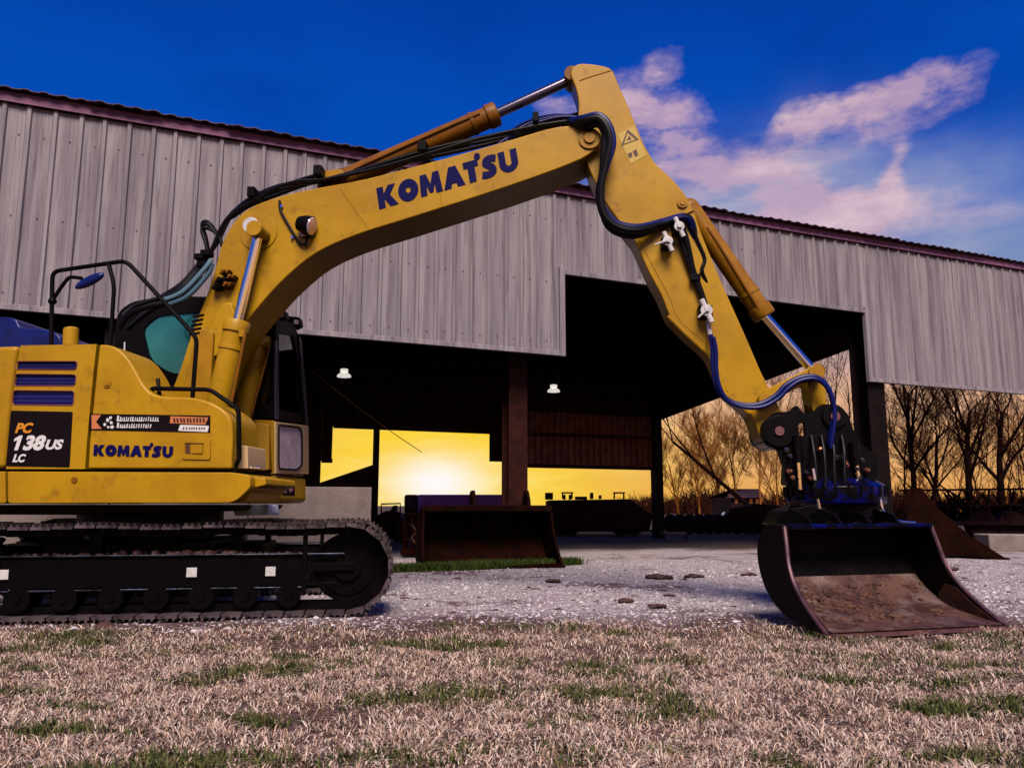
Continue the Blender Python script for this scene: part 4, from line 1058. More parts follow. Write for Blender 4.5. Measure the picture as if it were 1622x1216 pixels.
for (x, y) in ((1246, 712), (1252, 722), (1250, 746), (1256, 756), (1278, 748), (1284, 757), (1326, 724), (1338, 730), (1358, 742), (1362, 756), (1342, 736), (1374, 744), (1366, 728), (1300, 712)):
    c = E.at(x, y, -.33); b = MB(); ax_ = (E.U * rnd.uniform(-.5, .5) - N * .8 + E.Z * rnd.uniform(-.3, .5)).normalized(); b.cyl(c + N * .10, c, .020, n=8); b.cyl(c, c + ax_ * .035, .014, n=6)
    b.build('hydraulic_fitting', mat('fitting_copper', (.40, .16, .10), .35, .7) if rnd.random() < .6 else CHRD, hitch)
for k in range(4):
    x = 1285 + k * 16; hose([(x, 690, -.28), (x + 4, 715, -.36), (x + rnd.uniform(-8, 8), 745, -.40), (x + 6, 772, -.42)], .017)
MB().tube(E.path([(1288, 742, -.42), (1291, 760, -.43)]), .014, 8).build('hose_ferrule', CHR, hitch); MB().tube(E.path([(1295, 790, -.5), (1299, 808, -.5)]), .012, 8).build('hose_ferrule', CHR, hitch)

# --- wide ditching bucket, mouth towards the viewer


def bucket_shape(lip_l, lip_r, D, prof_out, th, top_in=0.):
    """returns world points: outer profile swept from the left lip to the right lip; D points towards the lip"""
    L, Rr = Vector(lip_l), Vector(lip_r); D = Vector(D).normalized()
    def row(P, t, inset): return [P + D * d + Vector((0, 0, z)) + (Rr - L).normalized() * inset * (z) for d, z in prof_out]
    return row(L, 0, top_in), row(Rr, 1, -top_in)


def offset_prof(prof, th):
    out = []
    for i, p in enumerate(prof):
        a = Vector(prof[max(i - 1, 0)]); b = Vector(prof[min(i + 1, len(prof) - 1)]); t = (b - a).normalized(); out.append((p[0] - t.y * th, p[1] + t.x * th))
    return out


def shell(a, b, a2, b2, n=8):
    """closed shell between outer sweep a-b and inner sweep a2-b2, split n times along the width"""
    g = MB(); k = len(a); V = []; F = []
    for i in range(n + 1):
        t = i / n; V += [p.lerp(q, t) for p, q in zip(a, b)] + [p.lerp(q, t) for p, q in zip(a2, b2)]
    w = 2 * k
    for i in range(n):
        for j in range(k - 1):
            q = i * w + j; F.append([q, q + 1, q + 1 + w, q + w]); q += k; F.append([q + 1, q, q + w, q + 1 + w])
        for j in (0, k - 1):
            q = i * w + j; F.append([q, q + w, q + w + k, q + k])
    for i in (0, n):
        for j in range(k - 1): q = i * w + j; F.append([q, q + k, q + k + 1, q + 1])
    return g.add(V, F)


gp = lambda x, y: CAM + ray(x, y) * (-.98 / ray(x, y).z)
LL = gp(1312, 1007); LR = gp(1592, 993); Wd = (LR - LL).normalized(); Dd = Vector((Wd.y, -Wd.x, 0)).normalized()
if Dd.y > 0: Dd = -Dd
prof = catmull([(-.62, .80), (-.80, .82), (-.93, .76), (-.985, .62), (-.94, .44), (-.80, .25), (-.56, .10), (-.28, .04), (0, 0)], 4)
inner = offset_prof(prof, -.022) if offset_prof(prof, -.022)[-1][1] > 0 else offset_prof(prof, .022)
INS = .12
oa, ob_ = bucket_shape(LL, LR, Dd, prof, 0, INS); ia, ib = bucket_shape(LL + Wd * .001, LR - Wd * .001, Dd, inner, 0, INS)
BKM = mat('bucket_steel_worn', (.002, .0012, .002), .5, base2=(.005, .002, .0025), scale=5, bump=.25, bscale=30, spec=.10, base3=(.03, .010, .009), scale3=3, lo3=.60, hi3=.80)
bk = shell(oa, ob_, ia, ib, 10).build('bucket', BKM, ex, .003)
# worn rusty floor plate and caked soil towards the lip
fp = [p for p in inner if p[1] < .40]; fo = offset_prof(fp, .006 if offset_prof(fp, .006)[-1][1] > fp[-1][1] else -.006)
a1, b1 = bucket_shape(LL + Wd * .03, LR - Wd * .03, Dd, fp, 0, INS); a2, b2 = bucket_shape(LL + Wd * .03, LR - Wd * .03, Dd, fo, 0, INS)
WORN = mat('worn_bucket_floor', (.12, .058, .045), .55, .15, base2=(.05, .018, .02), scale=5, bump=.5, bscale=28, base3=(.30, .24, .22), scale3=1.8, lo3=.50, hi3=.72)
shell(a1, b1, a2, b2, 10).build('worn_floor', WORN, bk)


def side_plate(P, s, m=BKM, th=.028):
    mouth = [(-.62, .80), (-.52, .60), (-.34, .34), (0, 0)]
    pl = [(d, z) for d, z in prof] + catmull([(0, 0), (-.23, .15), (-.42, .31), (-.53, .48), (-.575, .64), (-.62, .80)], 3)[1:-1]
    pts = [P + Dd * d + Vector((0, 0, z)) + Wd * s * INS * z for d, z in pl]
    return MB().prism(pts, Wd * s * -th)


side_plate(LL - Wd * .001, 1).build('side_cutter', BKM, bk, .004); side_plate(LR + Wd * .001, -1).build('side_cutter', BKM, bk, .004)
for P, s in ((LL, 1), (LR, -1)):
    pts = [P + Dd * d + Vector((0, 0, z)) + Wd * s * (INS * z + .029) for d, z in ((-.04, .035), (-.24, .15), (-.40, .28), (-.52, .30), (-.62, .20), (-.60, .135), (-.40, .075))]; MB().prism(pts, Wd * s * .006).build('wear_plate', RUST, bk, .002)
for P, s in ((LL, 1), (LR, -1)):                                  # bright worn rim along each side
    rim = catmull([(0.005, .004), (-.23, .155), (-.42, .315), (-.53, .485), (-.575, .645), (-.62, .80)], 4)
    MB().tube([P + Dd * (d + .006) + Vector((0, 0, z)) + Wd * s * (INS * z - .012) for d, z in rim], .019, 8).build('side_rim', mat('rim_rust', (.13, .06, .07), .4, .4, base2=(.06, .03, .05), scale=9), bk)
ce = MB(); ce.prism([LL - Wd * .03 + Dd * .0 + Vector((0, 0, .012)), LL - Wd * .03 + Dd * .06 + Vector((0, 0, -.012)), LL - Wd * .03 - Dd * .16 + Vector((0, 0, -.004)), LL - Wd * .03 - Dd * .16 + Vector((0, 0, .014))], (LR - LL) + Wd * .06)
ce.build('cutting_edge', mat('edge_rust', (.16, .07, .055), .5, .3, base2=(.09, .035, .04), scale=8, bump=.3), bk, .004)
b = MB(); P0 = LL + Dd * -.60 + Vector((0, 0, .80)); b.tube([P0 + Wd * INS * .8, P0 + (LR - LL) - Wd * INS * .8], .022, 10); b.build('top_lip', DARKB, bk)
b = MB(); q = [P + Dd * -1.02 + Vector((0, 0, .50)) for P in (LL + Wd * .09, LR - Wd * .09)]; b.tube(q, .012, 6); b.build('stiffener_bar', mat('bar_violet', (.05, .02, .07), .4), bk)
# soil lumps left inside
b = MB(); rnd = random.Random(8); 
fz = sorted((p for p in inner if p[1] < .34 and p[0] > -.96), key=lambda p: p[0])
for i in range(620):
    t = .5 + .5 * rnd.uniform(-1, 1); d = -.10 - .70 * rnd.random() ** (.8 if rnd.random() < .5 else .45)
    if noise.noise(Vector((t * 5, d * 5, 1.5))) + (-.45 - d) * .9 < rnd.uniform(-.25, .25): continue
    r = rnd.gammavariate(2, .0055) + .004; z = float(np.interp(d, [p[0] for p in fz], [p[1] for p in fz]))
    c = LL.lerp(LR, .05 + .9 * t) + Dd * d + Vector((0, 0, z + r * .3)); b.ball(c, r, 6, (rnd.uniform(.8, 2.2), rnd.uniform(.8, 1.8), rnd.uniform(.5, .9)))
for v in b.v: v += Vector((rnd.uniform(-1, 1), rnd.uniform(-1, 1), rnd.uniform(-1, 1))) * .004
b.build('soil_lumps', DIRT, bk, smooth=False)['kind'] = 'stuff'
# quick hitch saddle between rotator and bucket
pc = LL.lerp(LR, .5) + Dd * -.80; bc = Vector((cr_.x, cr_.y, 0))
b = MB(); b.prism(E.poly(rr([(1238, 834), (1250, 810), (1276, 800), (1394, 797), (1410, 812), (1428, 828), (1428, 834)], 5), -.36), N * .8); b.build('hitch_saddle', BLK, ex, .015)
for x in (1262, 1300, 1338, 1376):
    b = MB(); c = E.at(x, 812, -.362); b.box(c, E.U * .045, N * .012, E.Z * .045); b.build('saddle_lug', BLK, ex, .006)
for t in (.22, .40, .58, .76):
    P = LL.lerp(LR, t); pts = [P + Dd * d + Vector((0, 0, z)) for d, z in ((-.64, .815), (-.72, .90), (-.95, .95), (-1.15, .86), (-1.11, .58), (-1.0, .77), (-.82, .84))]; MB().prism(pts, Wd * .03).build('bucket_ear', BLK, bk, .005)
b = MB(); sp = [(1236, 836), (1256, 812), (1300, 800), (1396, 798), (1410, 812), (1430, 826), (1468, 828), (1472, 840), (1240, 842)]
b.prism(E.poly(rr(sp, 4), -.30), N * .5); b.build('bucket_bracket', BLK, bk, .012)
hose([(1388, 770, -.33), (1394, 790, -.35), (1400, 810, -.36), (1420, 824, -.36), (1450, 828, -.36)], .014, CHR, 'trim_rod')

# ---------------------------------------------------------------- loose buckets in the yard


def loose_bucket(name, label, cat, P, W, width, D, pf, m, ears, flare=0.):
    t = thing(name, P, label, cat); W = Vector(W).normalized(); D = Vector(D).normalized()
    L = Vector(P) - W * width / 2; Rr = Vector(P) + W * width / 2
    pr = catmull(pf, 4); inn = offset_prof(pr, .03)
    if inn[-1][1] < pr[-1][1]: inn = offset_prof(pr, -.03)
    def row(B, s, pp): return [B + D * d + Vector((0, 0, z)) + W * s * flare * z for d, z in pp]
    shell(row(L, 1, pr), row(Rr, -1, pr), row(L + W * .001, 1, inn), row(Rr - W * .001, -1, inn), 4).build('shell', m, t, .004)
    for B, s in ((L, 1), (Rr, -1)):
        pl = list(pr) + [((pr[-1][0] * (1 - q) + pr[0][0] * q) - .10 * math.sin(math.pi * q), pr[-1][1] * (1 - q) + pr[0][1] * q) for q in (.2, .4, .6, .8)]
        MB().prism([p - W * s * .002 for p in row(B, s, pl)], W * s * -.04).build('side_plate', m, t, .006)
    p0, p1 = row(L, 1, [pr[-1]])[0], row(Rr, -1, [pr[-1]])[0]
    MB().box((p0 + p1) / 2 + Vector((0, 0, .005)) - D * .08, (p1 - p0) / 2 + W * .05, D * .12, Vector((0, 0, .016))).build('cutting_edge', m, t, .004)
    p0, p1 = row(L, 1, [pr[0]])[0], row(Rr, -1, [pr[0]])[0]
    MB().box((p0 + p1) / 2, (p1 - p0) / 2 + W * .02, D * .05, Vector((0, 0, .05))).build('top_beam', m, t, .01)
    for u in ears:
        b_ = MB(); q = Vector(P) + W * u * width; k = pr[0]
        pts = [q + D * d + Vector((0, 0, z)) for d, z in ((k[0] + .02, k[1] - .05), (k[0] - .02, k[1] + .14), (k[0] - .12, k[1] + .30), (k[0] - .26, k[1] + .28), (k[0] - .36, k[1] + .02), (k[0] - .45, k[1] - .35), (k[0] - .2, k[1] - .3))]
        b_.prism(pts, W * .06); b_.build('mounting_ear', m, t, .01)
    return t


pg = lambda x, y, z=0.: (lambda d: CAM + d * ((z - CAM.z) / d.z))(ray(x, y))
a = pg(674, 903); c = pg(890, 898); P = (a + c) / 2; W = (c - a); W.z = 0; wd = W.length
loose_bucket('loader_bucket', 'broad rusty loader bucket standing in the grass before the red column', 'bucket', P, W, wd, (W.y, -W.x, 0), [(-.42, .95), (-.62, .98), (-.86, .82), (-.95, .5), (-.85, .2), (-.55, .05), (0, .01)], RUSTD, (-.12, .30), .06)
a = pg(1510, 884)
loose_bucket('spare_bucket', 'dark rusty digging bucket lying on the gravel beside the right post', 'bucket', a + Vector((-.02, .5, 0)), (.25, 1, 0), 1.0, (1, -.25, 0), [(-.15, 1.05), (-.40, 1.10), (-.62, .85), (-.58, .45), (-.35, .12), (.2, .05), (1.05, .0)], RUSTD, (-.25, .2), 0)

# ---------------------------------------------------------------- machines and buildings beyond
Fb = lambda d: Frame((0, d, 0), 0.)


def pbox(b, F, x0, y0, x1, y1, n0, n1):
    b.prism(F.poly([(x0, y0), (x1, y0), (x1, y1), (x0, y1)], n0), F.N * (n1 - n0)); return b


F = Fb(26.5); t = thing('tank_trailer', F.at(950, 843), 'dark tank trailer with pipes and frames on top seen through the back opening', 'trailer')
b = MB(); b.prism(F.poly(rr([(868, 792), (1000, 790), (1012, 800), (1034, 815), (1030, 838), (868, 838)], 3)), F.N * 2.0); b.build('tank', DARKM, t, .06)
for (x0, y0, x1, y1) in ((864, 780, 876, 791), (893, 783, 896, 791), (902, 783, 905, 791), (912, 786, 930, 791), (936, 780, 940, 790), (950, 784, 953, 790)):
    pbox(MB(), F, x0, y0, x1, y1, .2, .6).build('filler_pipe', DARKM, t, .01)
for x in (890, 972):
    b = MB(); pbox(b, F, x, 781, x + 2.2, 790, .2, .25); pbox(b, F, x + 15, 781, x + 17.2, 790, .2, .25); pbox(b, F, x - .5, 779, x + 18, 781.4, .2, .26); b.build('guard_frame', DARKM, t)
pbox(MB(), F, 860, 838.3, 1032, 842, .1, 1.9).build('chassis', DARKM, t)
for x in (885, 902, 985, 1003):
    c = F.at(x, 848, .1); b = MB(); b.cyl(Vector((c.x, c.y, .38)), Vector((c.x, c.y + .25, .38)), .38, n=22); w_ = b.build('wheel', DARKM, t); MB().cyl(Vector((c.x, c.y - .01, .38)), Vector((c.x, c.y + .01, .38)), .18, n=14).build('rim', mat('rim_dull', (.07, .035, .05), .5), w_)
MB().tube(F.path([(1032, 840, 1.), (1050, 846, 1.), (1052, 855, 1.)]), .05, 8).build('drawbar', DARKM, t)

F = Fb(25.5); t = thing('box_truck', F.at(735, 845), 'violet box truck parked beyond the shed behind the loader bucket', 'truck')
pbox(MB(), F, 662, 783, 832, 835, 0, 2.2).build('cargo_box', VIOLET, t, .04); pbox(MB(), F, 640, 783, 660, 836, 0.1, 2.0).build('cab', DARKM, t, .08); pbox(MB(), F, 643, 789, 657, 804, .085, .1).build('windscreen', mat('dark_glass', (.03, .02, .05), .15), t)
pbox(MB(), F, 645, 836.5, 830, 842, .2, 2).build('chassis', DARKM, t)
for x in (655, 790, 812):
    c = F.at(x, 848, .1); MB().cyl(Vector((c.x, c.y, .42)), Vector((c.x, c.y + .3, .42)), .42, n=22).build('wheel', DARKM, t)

F = Fb(15.6); t = thing('steel_cage', F.at(655, 880), 'rusty welded steel frame standing left of the broad loader bucket', 'frame')
for x in (640, 652, 668, 676):
    MB().tube(F.path([(x, 880, 0), (x, 812 if x > 650 else 825, 0)]), .035, 8).build('upright', RUSTD, t); MB().tube(F.path([(x + 4, 878, .5), (x + 4, 814, .5)]), .03, 8).build('upright', RUSTD, t)
for y in (812, 830, 852, 874):
    MB().tube(F.path([(640, y + 2, 0), (680, y, 0)]), .03, 8).build('crossbar', RUSTD, t); MB().tube(F.path([(642, y + 2, .5), (682, y, .5)]), .025, 8).build('crossbar', RUSTD, t)
for (x0, y0, x1, y1) in ((652, 852, 668, 830), (652, 830, 668, 852), (668, 874, 652, 852)):
    MB().tube(F.path([(x0, y0, -.02), (x1, y1, -.02)]), .022, 8).build('brace', RUST, t)
pbox(MB(), F, 634, 870, 684, 880, -.05, .6).build('skid', RUSTD, t, .02)

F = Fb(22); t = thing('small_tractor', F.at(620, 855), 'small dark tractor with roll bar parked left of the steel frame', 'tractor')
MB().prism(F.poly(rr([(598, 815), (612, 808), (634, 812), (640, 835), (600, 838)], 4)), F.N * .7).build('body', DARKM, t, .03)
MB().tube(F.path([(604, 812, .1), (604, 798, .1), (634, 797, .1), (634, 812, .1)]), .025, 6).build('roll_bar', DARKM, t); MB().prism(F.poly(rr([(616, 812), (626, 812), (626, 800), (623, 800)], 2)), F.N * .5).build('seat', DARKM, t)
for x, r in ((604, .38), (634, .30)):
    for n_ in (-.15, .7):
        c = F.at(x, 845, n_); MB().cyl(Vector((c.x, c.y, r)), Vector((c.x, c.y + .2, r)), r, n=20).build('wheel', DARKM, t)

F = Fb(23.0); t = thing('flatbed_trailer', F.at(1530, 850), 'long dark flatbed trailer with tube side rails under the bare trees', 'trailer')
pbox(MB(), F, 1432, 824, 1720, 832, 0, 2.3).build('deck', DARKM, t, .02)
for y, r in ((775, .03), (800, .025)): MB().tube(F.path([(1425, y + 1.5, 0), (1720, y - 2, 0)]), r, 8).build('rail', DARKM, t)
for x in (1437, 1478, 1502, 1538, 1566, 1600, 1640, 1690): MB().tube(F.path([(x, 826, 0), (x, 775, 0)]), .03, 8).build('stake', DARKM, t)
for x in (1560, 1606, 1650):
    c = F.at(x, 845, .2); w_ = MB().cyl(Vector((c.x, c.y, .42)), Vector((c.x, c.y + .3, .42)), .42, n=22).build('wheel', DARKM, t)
rnd = random.Random(4); b = MB()
for i in range(70):
    c = F.at(rnd.uniform(1470, 1610), 822, rnd.uniform(.4, 1.9)); d = Vector((rnd.uniform(-1, 1), rnd.uniform(-.5, .5), rnd.uniform(.1, .9))) * rnd.uniform(.5, 1.3); b.tube([c, c + d * .5 + Vector((0, 0, rnd.uniform(0, .2))), c + d + Vector((0, 0, rnd.uniform(-.1, .3)))], [.05, .035, .012], 5)
o = b.build('brushwood', BARK); tag(o, 'heap of cut brushwood loaded on the long flatbed trailer', 'brushwood', kind='stuff')

a = pg(1568, 872); c = pg(1700, 874)
o = MB().box((a + c) / 2 + Vector((0, .3, .17)), (c - a) / 2, Vector((0, .3, 0)), Vector((0, 0, .19))).build('concrete_block', CONC, None, .03); tag(o, 'long low pale concrete block at the far right of the yard', 'concrete block')

F = Fb(62); t = thing('farmhouse', F.at(1185, 818), 'small dark farmhouse with a low roof beyond the golden scrub', 'house')
pbox(MB(), F, 1158, 787, 1206, 822, 0, 6).build('wall', DARKM, t)
b = MB(); b.prism([F.at(1152, 788, -.4), F.at(1212, 788, -.4), F.at(1203, 774, 3), F.at(1160, 774, 3)], F.N * .2); b.prism([F.at(1152, 788, -.4) + F.N * 6.8, F.at(1212, 788, -.4) + F.N * 6.8, F.at(1203, 774, 3), F.at(1160, 774, 3)], F.N * .2); b.build('roof', mat('roof_red', (.05, .014, .014), .8), t)
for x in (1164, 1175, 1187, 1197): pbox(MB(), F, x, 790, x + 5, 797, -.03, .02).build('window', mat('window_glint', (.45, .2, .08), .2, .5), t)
F = Fb(42); t = thing('parked_van', F.at(1180, 838), 'pale small van parked far off beyond the gravel yard', 'van')
b = MB(); b.prism(F.poly(rr([(1150, 835), (1151, 822), (1158, 811), (1196, 811), (1200, 835)], 2)), F.N * 1.7); b.build('body', VAN, t, .08)
pbox(MB(), F, 1157, 815, 1172, 822, -.03, .0).build('window', mat('van_glass', (.02, .06, .08), .1), t); pbox(MB(), F, 1176, 815, 1193, 822, -.03, .0).build('window', mat('van_glass', (.02, .06, .08), .1), t)
for x in (1158, 1191):
    c = F.at(x, 835, -.02); MB().cyl(Vector((c.x, c.y, .32)), Vector((c.x, c.y + .25, .32)), .32, n=18).build('wheel', RUB, t)

F = Fb(27.5); t = thing('disc_harrow', F.at(1130, 845), 'low dark harrow with a raised beam standing before the golden scrub', 'harrow')
b = MB(); pbox(b, F, 1052, 826, 1235, 832, 0, .2); pbox(b, F, 1060, 826, 1240, 832, 1.2, 1.4); b.build('frame', DARKM, t, .02)
for i in range(12):
    c = F.at(1062 + i * 15, 838, .1); MB().cyl(Vector((c.x, c.y, .36)), Vector((c.x + .05, c.y + .03, .36)), .35, n=18).build('disc', DARKM, t)
b = MB(); b.prism(F.poly(rr([(1150, 826), (1156, 805), (1200, 798), (1238, 800), (1240, 812), (1180, 826)], 3)), F.N * .5); b.build('hopper', DARKM, t, .03)
pbox(MB(), F, 1190, 800, 1194, 860, -.1, 0).build('stand', DARKM, t)
F = Fb(22.5); t = thing('low_bench', F.at(1072, 855), 'low steel bench standing at the shed edge near the back corner post', 'bench')
pbox(MB(), F, 1050, 843, 1088, 845.5, 0, .5).build('top', mat('bench_rust', (.10, .04, .035), .6), t)
for x in (1052, 1086): MB().tube(F.path([(x, 845, .1), (x + 1.5, 858, .1)]), .025, 6).build('leg', DARKM, t)

# ---------------------------------------------------------------- trees


def cones(segs, sides):
    P0 = np.array([s[0] for s in segs]); P1 = np.array([s[1] for s in segs]); r0 = np.array([s[2] for s in segs]); r1 = np.array([s[3] for s in segs])
    d = P1 - P0; d /= np.linalg.norm(d, axis=1, keepdims=True) + 1e-9
    up = np.where(np.abs(d[:, 2:3]) < .9, np.array([[0, 0, 1.]]), np.array([[1., 0, 0]])); X = np.cross(d, up); X /= np.linalg.norm(X, axis=1, keepdims=True); Y = np.cross(d, X)
    ang = np.arange(sides) * 2 * math.pi / sides
    ring = X[:, None] * np.cos(ang)[None, :, None] + Y[:, None] * np.sin(ang)[None, :, None]
    V = np.concatenate([P0[:, None] + ring * r0[:, None, None], P1[:, None] + ring * r1[:, None, None]], 1).reshape(-1, 3)
    k = np.arange(len(segs))[:, None] * 2 * sides; j = np.arange(sides)[None]; j2 = (j + 1) % sides
    return V, np.stack([k + j, k + j2, k + j2 + sides, k + j + sides], 2).reshape(-1, 4)


def tree(name, label, base, h, r, seed, lean=(0, 0), bark=BARK, twig=TWIG, levels=4, spread=.75, kids=5, group='bare trees beyond the yard', fork=.25, twr=1.0):
    rg = random.Random(seed); big = []; small = []

    def grow(p, d, L, rad, lev):
        n = 5 if lev == 0 else 4; step = L / n; cur = Vector(p); dr = Vector(d); rr_ = rad
        for i in range(n):
            dr = (dr + Vector((rg.gauss(0, .11), rg.gauss(0, .11), rg.gauss(.03, .07))) * (1 if lev else .6)).normalized()
            nx = cur + dr * step; r2 = rad * (1 - (i + 1) / n * (.55 if lev < levels else .8))
            (big if lev < 2 else small).append((tuple(cur), tuple(nx), rr_, r2)); cur = nx; rr_ = r2
            if lev < levels and (i + 1) / n >= (fork if lev == 0 else .2):
                for _ in range(rg.choice((1, 1, 2)) if lev else rg.choice((1, 2))):
                    ax = Vector((rg.gauss(0, 1), rg.gauss(0, 1), rg.gauss(0, .4))); ax = (ax - dr * ax.dot(dr)).normalized(); a = rg.uniform(.4, 1.0) * spread
                    nd = (dr * math.cos(a) + ax * math.sin(a) + Vector((0, 0, .12))).normalized(); grow(cur, nd, L * rg.uniform(.42, .68), max(.006 * twr, rr_ * rg.uniform(.45, .68)), lev + 1)
    t = thing(name, base, label, 'tree', group); dr = Vector((lean[0], lean[1], 1)).normalized()
    grow(Vector(base) - Vector((0, 0, .1)), dr, h * .72, r, 0)
    V, Fq = cones(big, 7); raw('trunk', V, Fq, None, bark, t, True)
    V, Fq = cones(small, 3); raw('crown', V, Fq, None, twig, t)
    return t


def on(x, d): q = ray(x, 800); q = CAM + q * (d / q.y); return Vector((q.x, q.y, 0))


tree('leaning_tree', 'slender bare tree leaning far to the left behind the black bucket hitch', on(1236, 36), 8.6, .13, 31, (-1.35, 0), spread=.8, fork=.45, twr=1.3)
TL = [('dark_tree', 'vine-hung bare tree with twin dark trunks just right of the shed post', 1468, 40, 10.5, .22, 2, (.08, 0)),
      ('dark_tree', 'thick dark tree leaning right, tallest of the trunks over the flatbed trailer', 1530, 38, 12.5, .30, 5, (.22, 0)),
      ('dark_tree', 'dark straight tree trunk standing close to the right picture edge', 1584, 39, 12.5, .32, 6, (-.02, 0)),
      ('dark_tree', 'bare tree slanting out of the picture at its right edge', 1618, 42, 12, .26, 8, (.35, 0)),
      ('dark_tree', 'thin bare tree between the vine-hung tree and the leaning thick tree', 1500, 48, 11, .16, 9, (-.25, 0)),
      ('bare_tree', 'tall pale bare tree seen just left of the shed post through the side opening', 1376, 58, 17, .22, 12, (-.12, 0)),
      ('bare_tree', 'tall thin bare tree rising behind the bucket link through the side opening', 1322, 62, 18, .20, 14, (.10, 0)),
      ('bare_tree', 'fine bare tree near the middle of the side opening behind the arm tip', 1262, 66, 15, .17, 15, (-.08, 0)),
      ('bare_tree', 'small bare tree right of the shed post, lower and finer than its neighbours', 1436, 55, 10, .14, 17, (.1, 0))]
for nm, lab, x, d, h, r, sd2, ln in TL: tree(nm, lab, on(x, d), h * (.80 if d > 50 else .62), r * .62, sd2, ln, levels=4 if d > 50 else 5, twr=1.5 if d > 50 else 1.25)
tree('dark_tree', 'second stem rising from beside the vine-hung bare tree', on(1450, 41), 9.5, .17, 22, (-.05, 0), twr=1.3)
GB = [(1076, 66, 6.0), (1108, 62, 6.6), (1140, 70, 7.0), (1172, 64, 7.4), (1204, 60, 8.6), (1232, 66, 8.4), (1268, 72, 7.0), (1300, 68, 6.4), (1340, 70, 6.6), (1392, 66, 6.5)]
GLAB = ['leftmost golden scrub tree beside the shed corner post', 'rounded golden scrub tree second from the shed corner post', 'golden scrub tree left of the farmhouse roof', 'golden scrub tree directly behind the farmhouse roof',
        'tallest golden scrub tree right of the farmhouse', 'golden scrub tree just left of the black bucket hitch', 'golden scrub tree hidden in part by the black bucket hitch', 'golden scrub tree behind the rotator of the excavator', 'golden scrub tree between the hitch and the shed post', 'golden scrub tree behind the foot of the shed post']
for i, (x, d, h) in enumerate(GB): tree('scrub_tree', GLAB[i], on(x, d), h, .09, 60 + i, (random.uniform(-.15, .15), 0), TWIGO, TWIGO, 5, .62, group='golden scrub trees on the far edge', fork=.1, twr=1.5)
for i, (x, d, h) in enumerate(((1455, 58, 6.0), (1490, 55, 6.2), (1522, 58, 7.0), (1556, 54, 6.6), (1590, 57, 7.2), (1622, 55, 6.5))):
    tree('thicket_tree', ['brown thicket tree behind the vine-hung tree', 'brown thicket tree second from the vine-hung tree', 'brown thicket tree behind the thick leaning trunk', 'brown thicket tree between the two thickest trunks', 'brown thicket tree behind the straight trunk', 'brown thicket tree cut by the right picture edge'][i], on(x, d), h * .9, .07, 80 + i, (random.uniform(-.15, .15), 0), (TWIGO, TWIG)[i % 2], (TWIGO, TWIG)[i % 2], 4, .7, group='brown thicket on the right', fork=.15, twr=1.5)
# far scrub that reads as one mass
rg = random.Random(77); segs = []
for i in range(2600):
    x = rg.uniform(985, 1800); d = rg.uniform(85, 120); b0 = on(x, d); hh = rg.uniform(.8, 3.4) * (.7 + .5 * math.sin(x * .021) ** 2) * min(1, (x - 965) / 60); q = Vector((rg.gauss(0, .5), rg.gauss(0, .5), 1)) * hh
    m_ = b0 + q * .5 + Vector((rg.gauss(0, .2), 0, 0)); segs += [(tuple(b0), tuple(m_), .10, .06), (tuple(m_), tuple(b0 + q), .06, .02)]
    for _ in range(2): e_ = m_ + Vector((rg.gauss(0, .8), rg.gauss(0, .5), rg.uniform(.3, 1.3))); segs.append((tuple(m_), tuple(e_), .045, .015))
V, Fq = cones(segs, 3); o = raw('far_scrub', V, Fq, None, TWIG); tag(o, 'far low belt of brown scrub along the horizon', 'scrub', kind='stuff')

# ---------------------------------------------------------------- grass, gravel, clods


def island_mat(name, cols, rough=.8, trans=.0):
    m = bpy.data.materials.new(name); m.use_nodes = True; nt = m.node_tree; p = nt.nodes['Principled BSDF']; p.inputs['Roughness'].default_value = rough; p.inputs['Specular IOR Level'].default_value = .25
    g = nt.nodes.new('ShaderNodeNewGeometry'); r = nt.nodes.new('ShaderNodeValToRGB'); nt.links.new(g.outputs['Random Per Island'], r.inputs[0])
    cr = r.color_ramp
    while len(cr.elements) < len(cols): cr.elements.new(.5)
    for i, (e, c) in enumerate(zip(cr.elements, cols)): e.position = i / (len(cols) - 1); e.color = (*c, 1)
    nt.links.new(r.outputs[0], p.inputs['Base Color']); return m


def blades(name, X, Y, H, Wd_, lean_, m, label):
    n = len(X); Z = np.array([gheight(a, b) for a, b in zip(X, Y)]); a = np.random.uniform(0, 2 * math.pi, n); b = np.random.uniform(0, 2 * math.pi, n)
    sx, sy = np.cos(a) * Wd_ / 2, np.sin(a) * Wd_ / 2; lx, ly = np.cos(b) * lean_ * H, np.sin(b) * lean_ * H
    V = np.zeros((n, 5, 3)); B = np.stack([X, Y, Z - .004], 1)
    V[:, 0] = B + np.stack([sx, sy, 0 * X], 1); V[:, 1] = B - np.stack([sx, sy, 0 * X], 1)
    Mi = B + np.stack([lx * .35, ly * .35, H * .6], 1); V[:, 2] = Mi - np.stack([sx, sy, 0 * X], 1) * .8; V[:, 3] = Mi + np.stack([sx, sy, 0 * X], 1) * .8; V[:, 4] = B + np.stack([lx, ly, H * (1 - .35 * np.minimum(lean_, 1.2))], 1)
    k = np.arange(n) * 5; o = raw(name, V.reshape(-1, 3), np.stack([k, k + 1, k + 2, k + 3], 1), np.stack([k + 3, k + 2, k + 4], 1), m)
    return tag(o, label, 'grass', kind='stuff')


def fbm(x, y, s, o=0.): return noise.fractal(Vector((x * s + o, y * s, o)), 1., 2., 3)


def clump_mask(x, y):
    # dark green tufts run in short drifts across the dry lawn
    return noise.noise(Vector((x * 1.05 + 3, y * 2.6, 2.))) + .55 * noise.noise(Vector((x * 3.1, y * 5.0, 7.)))


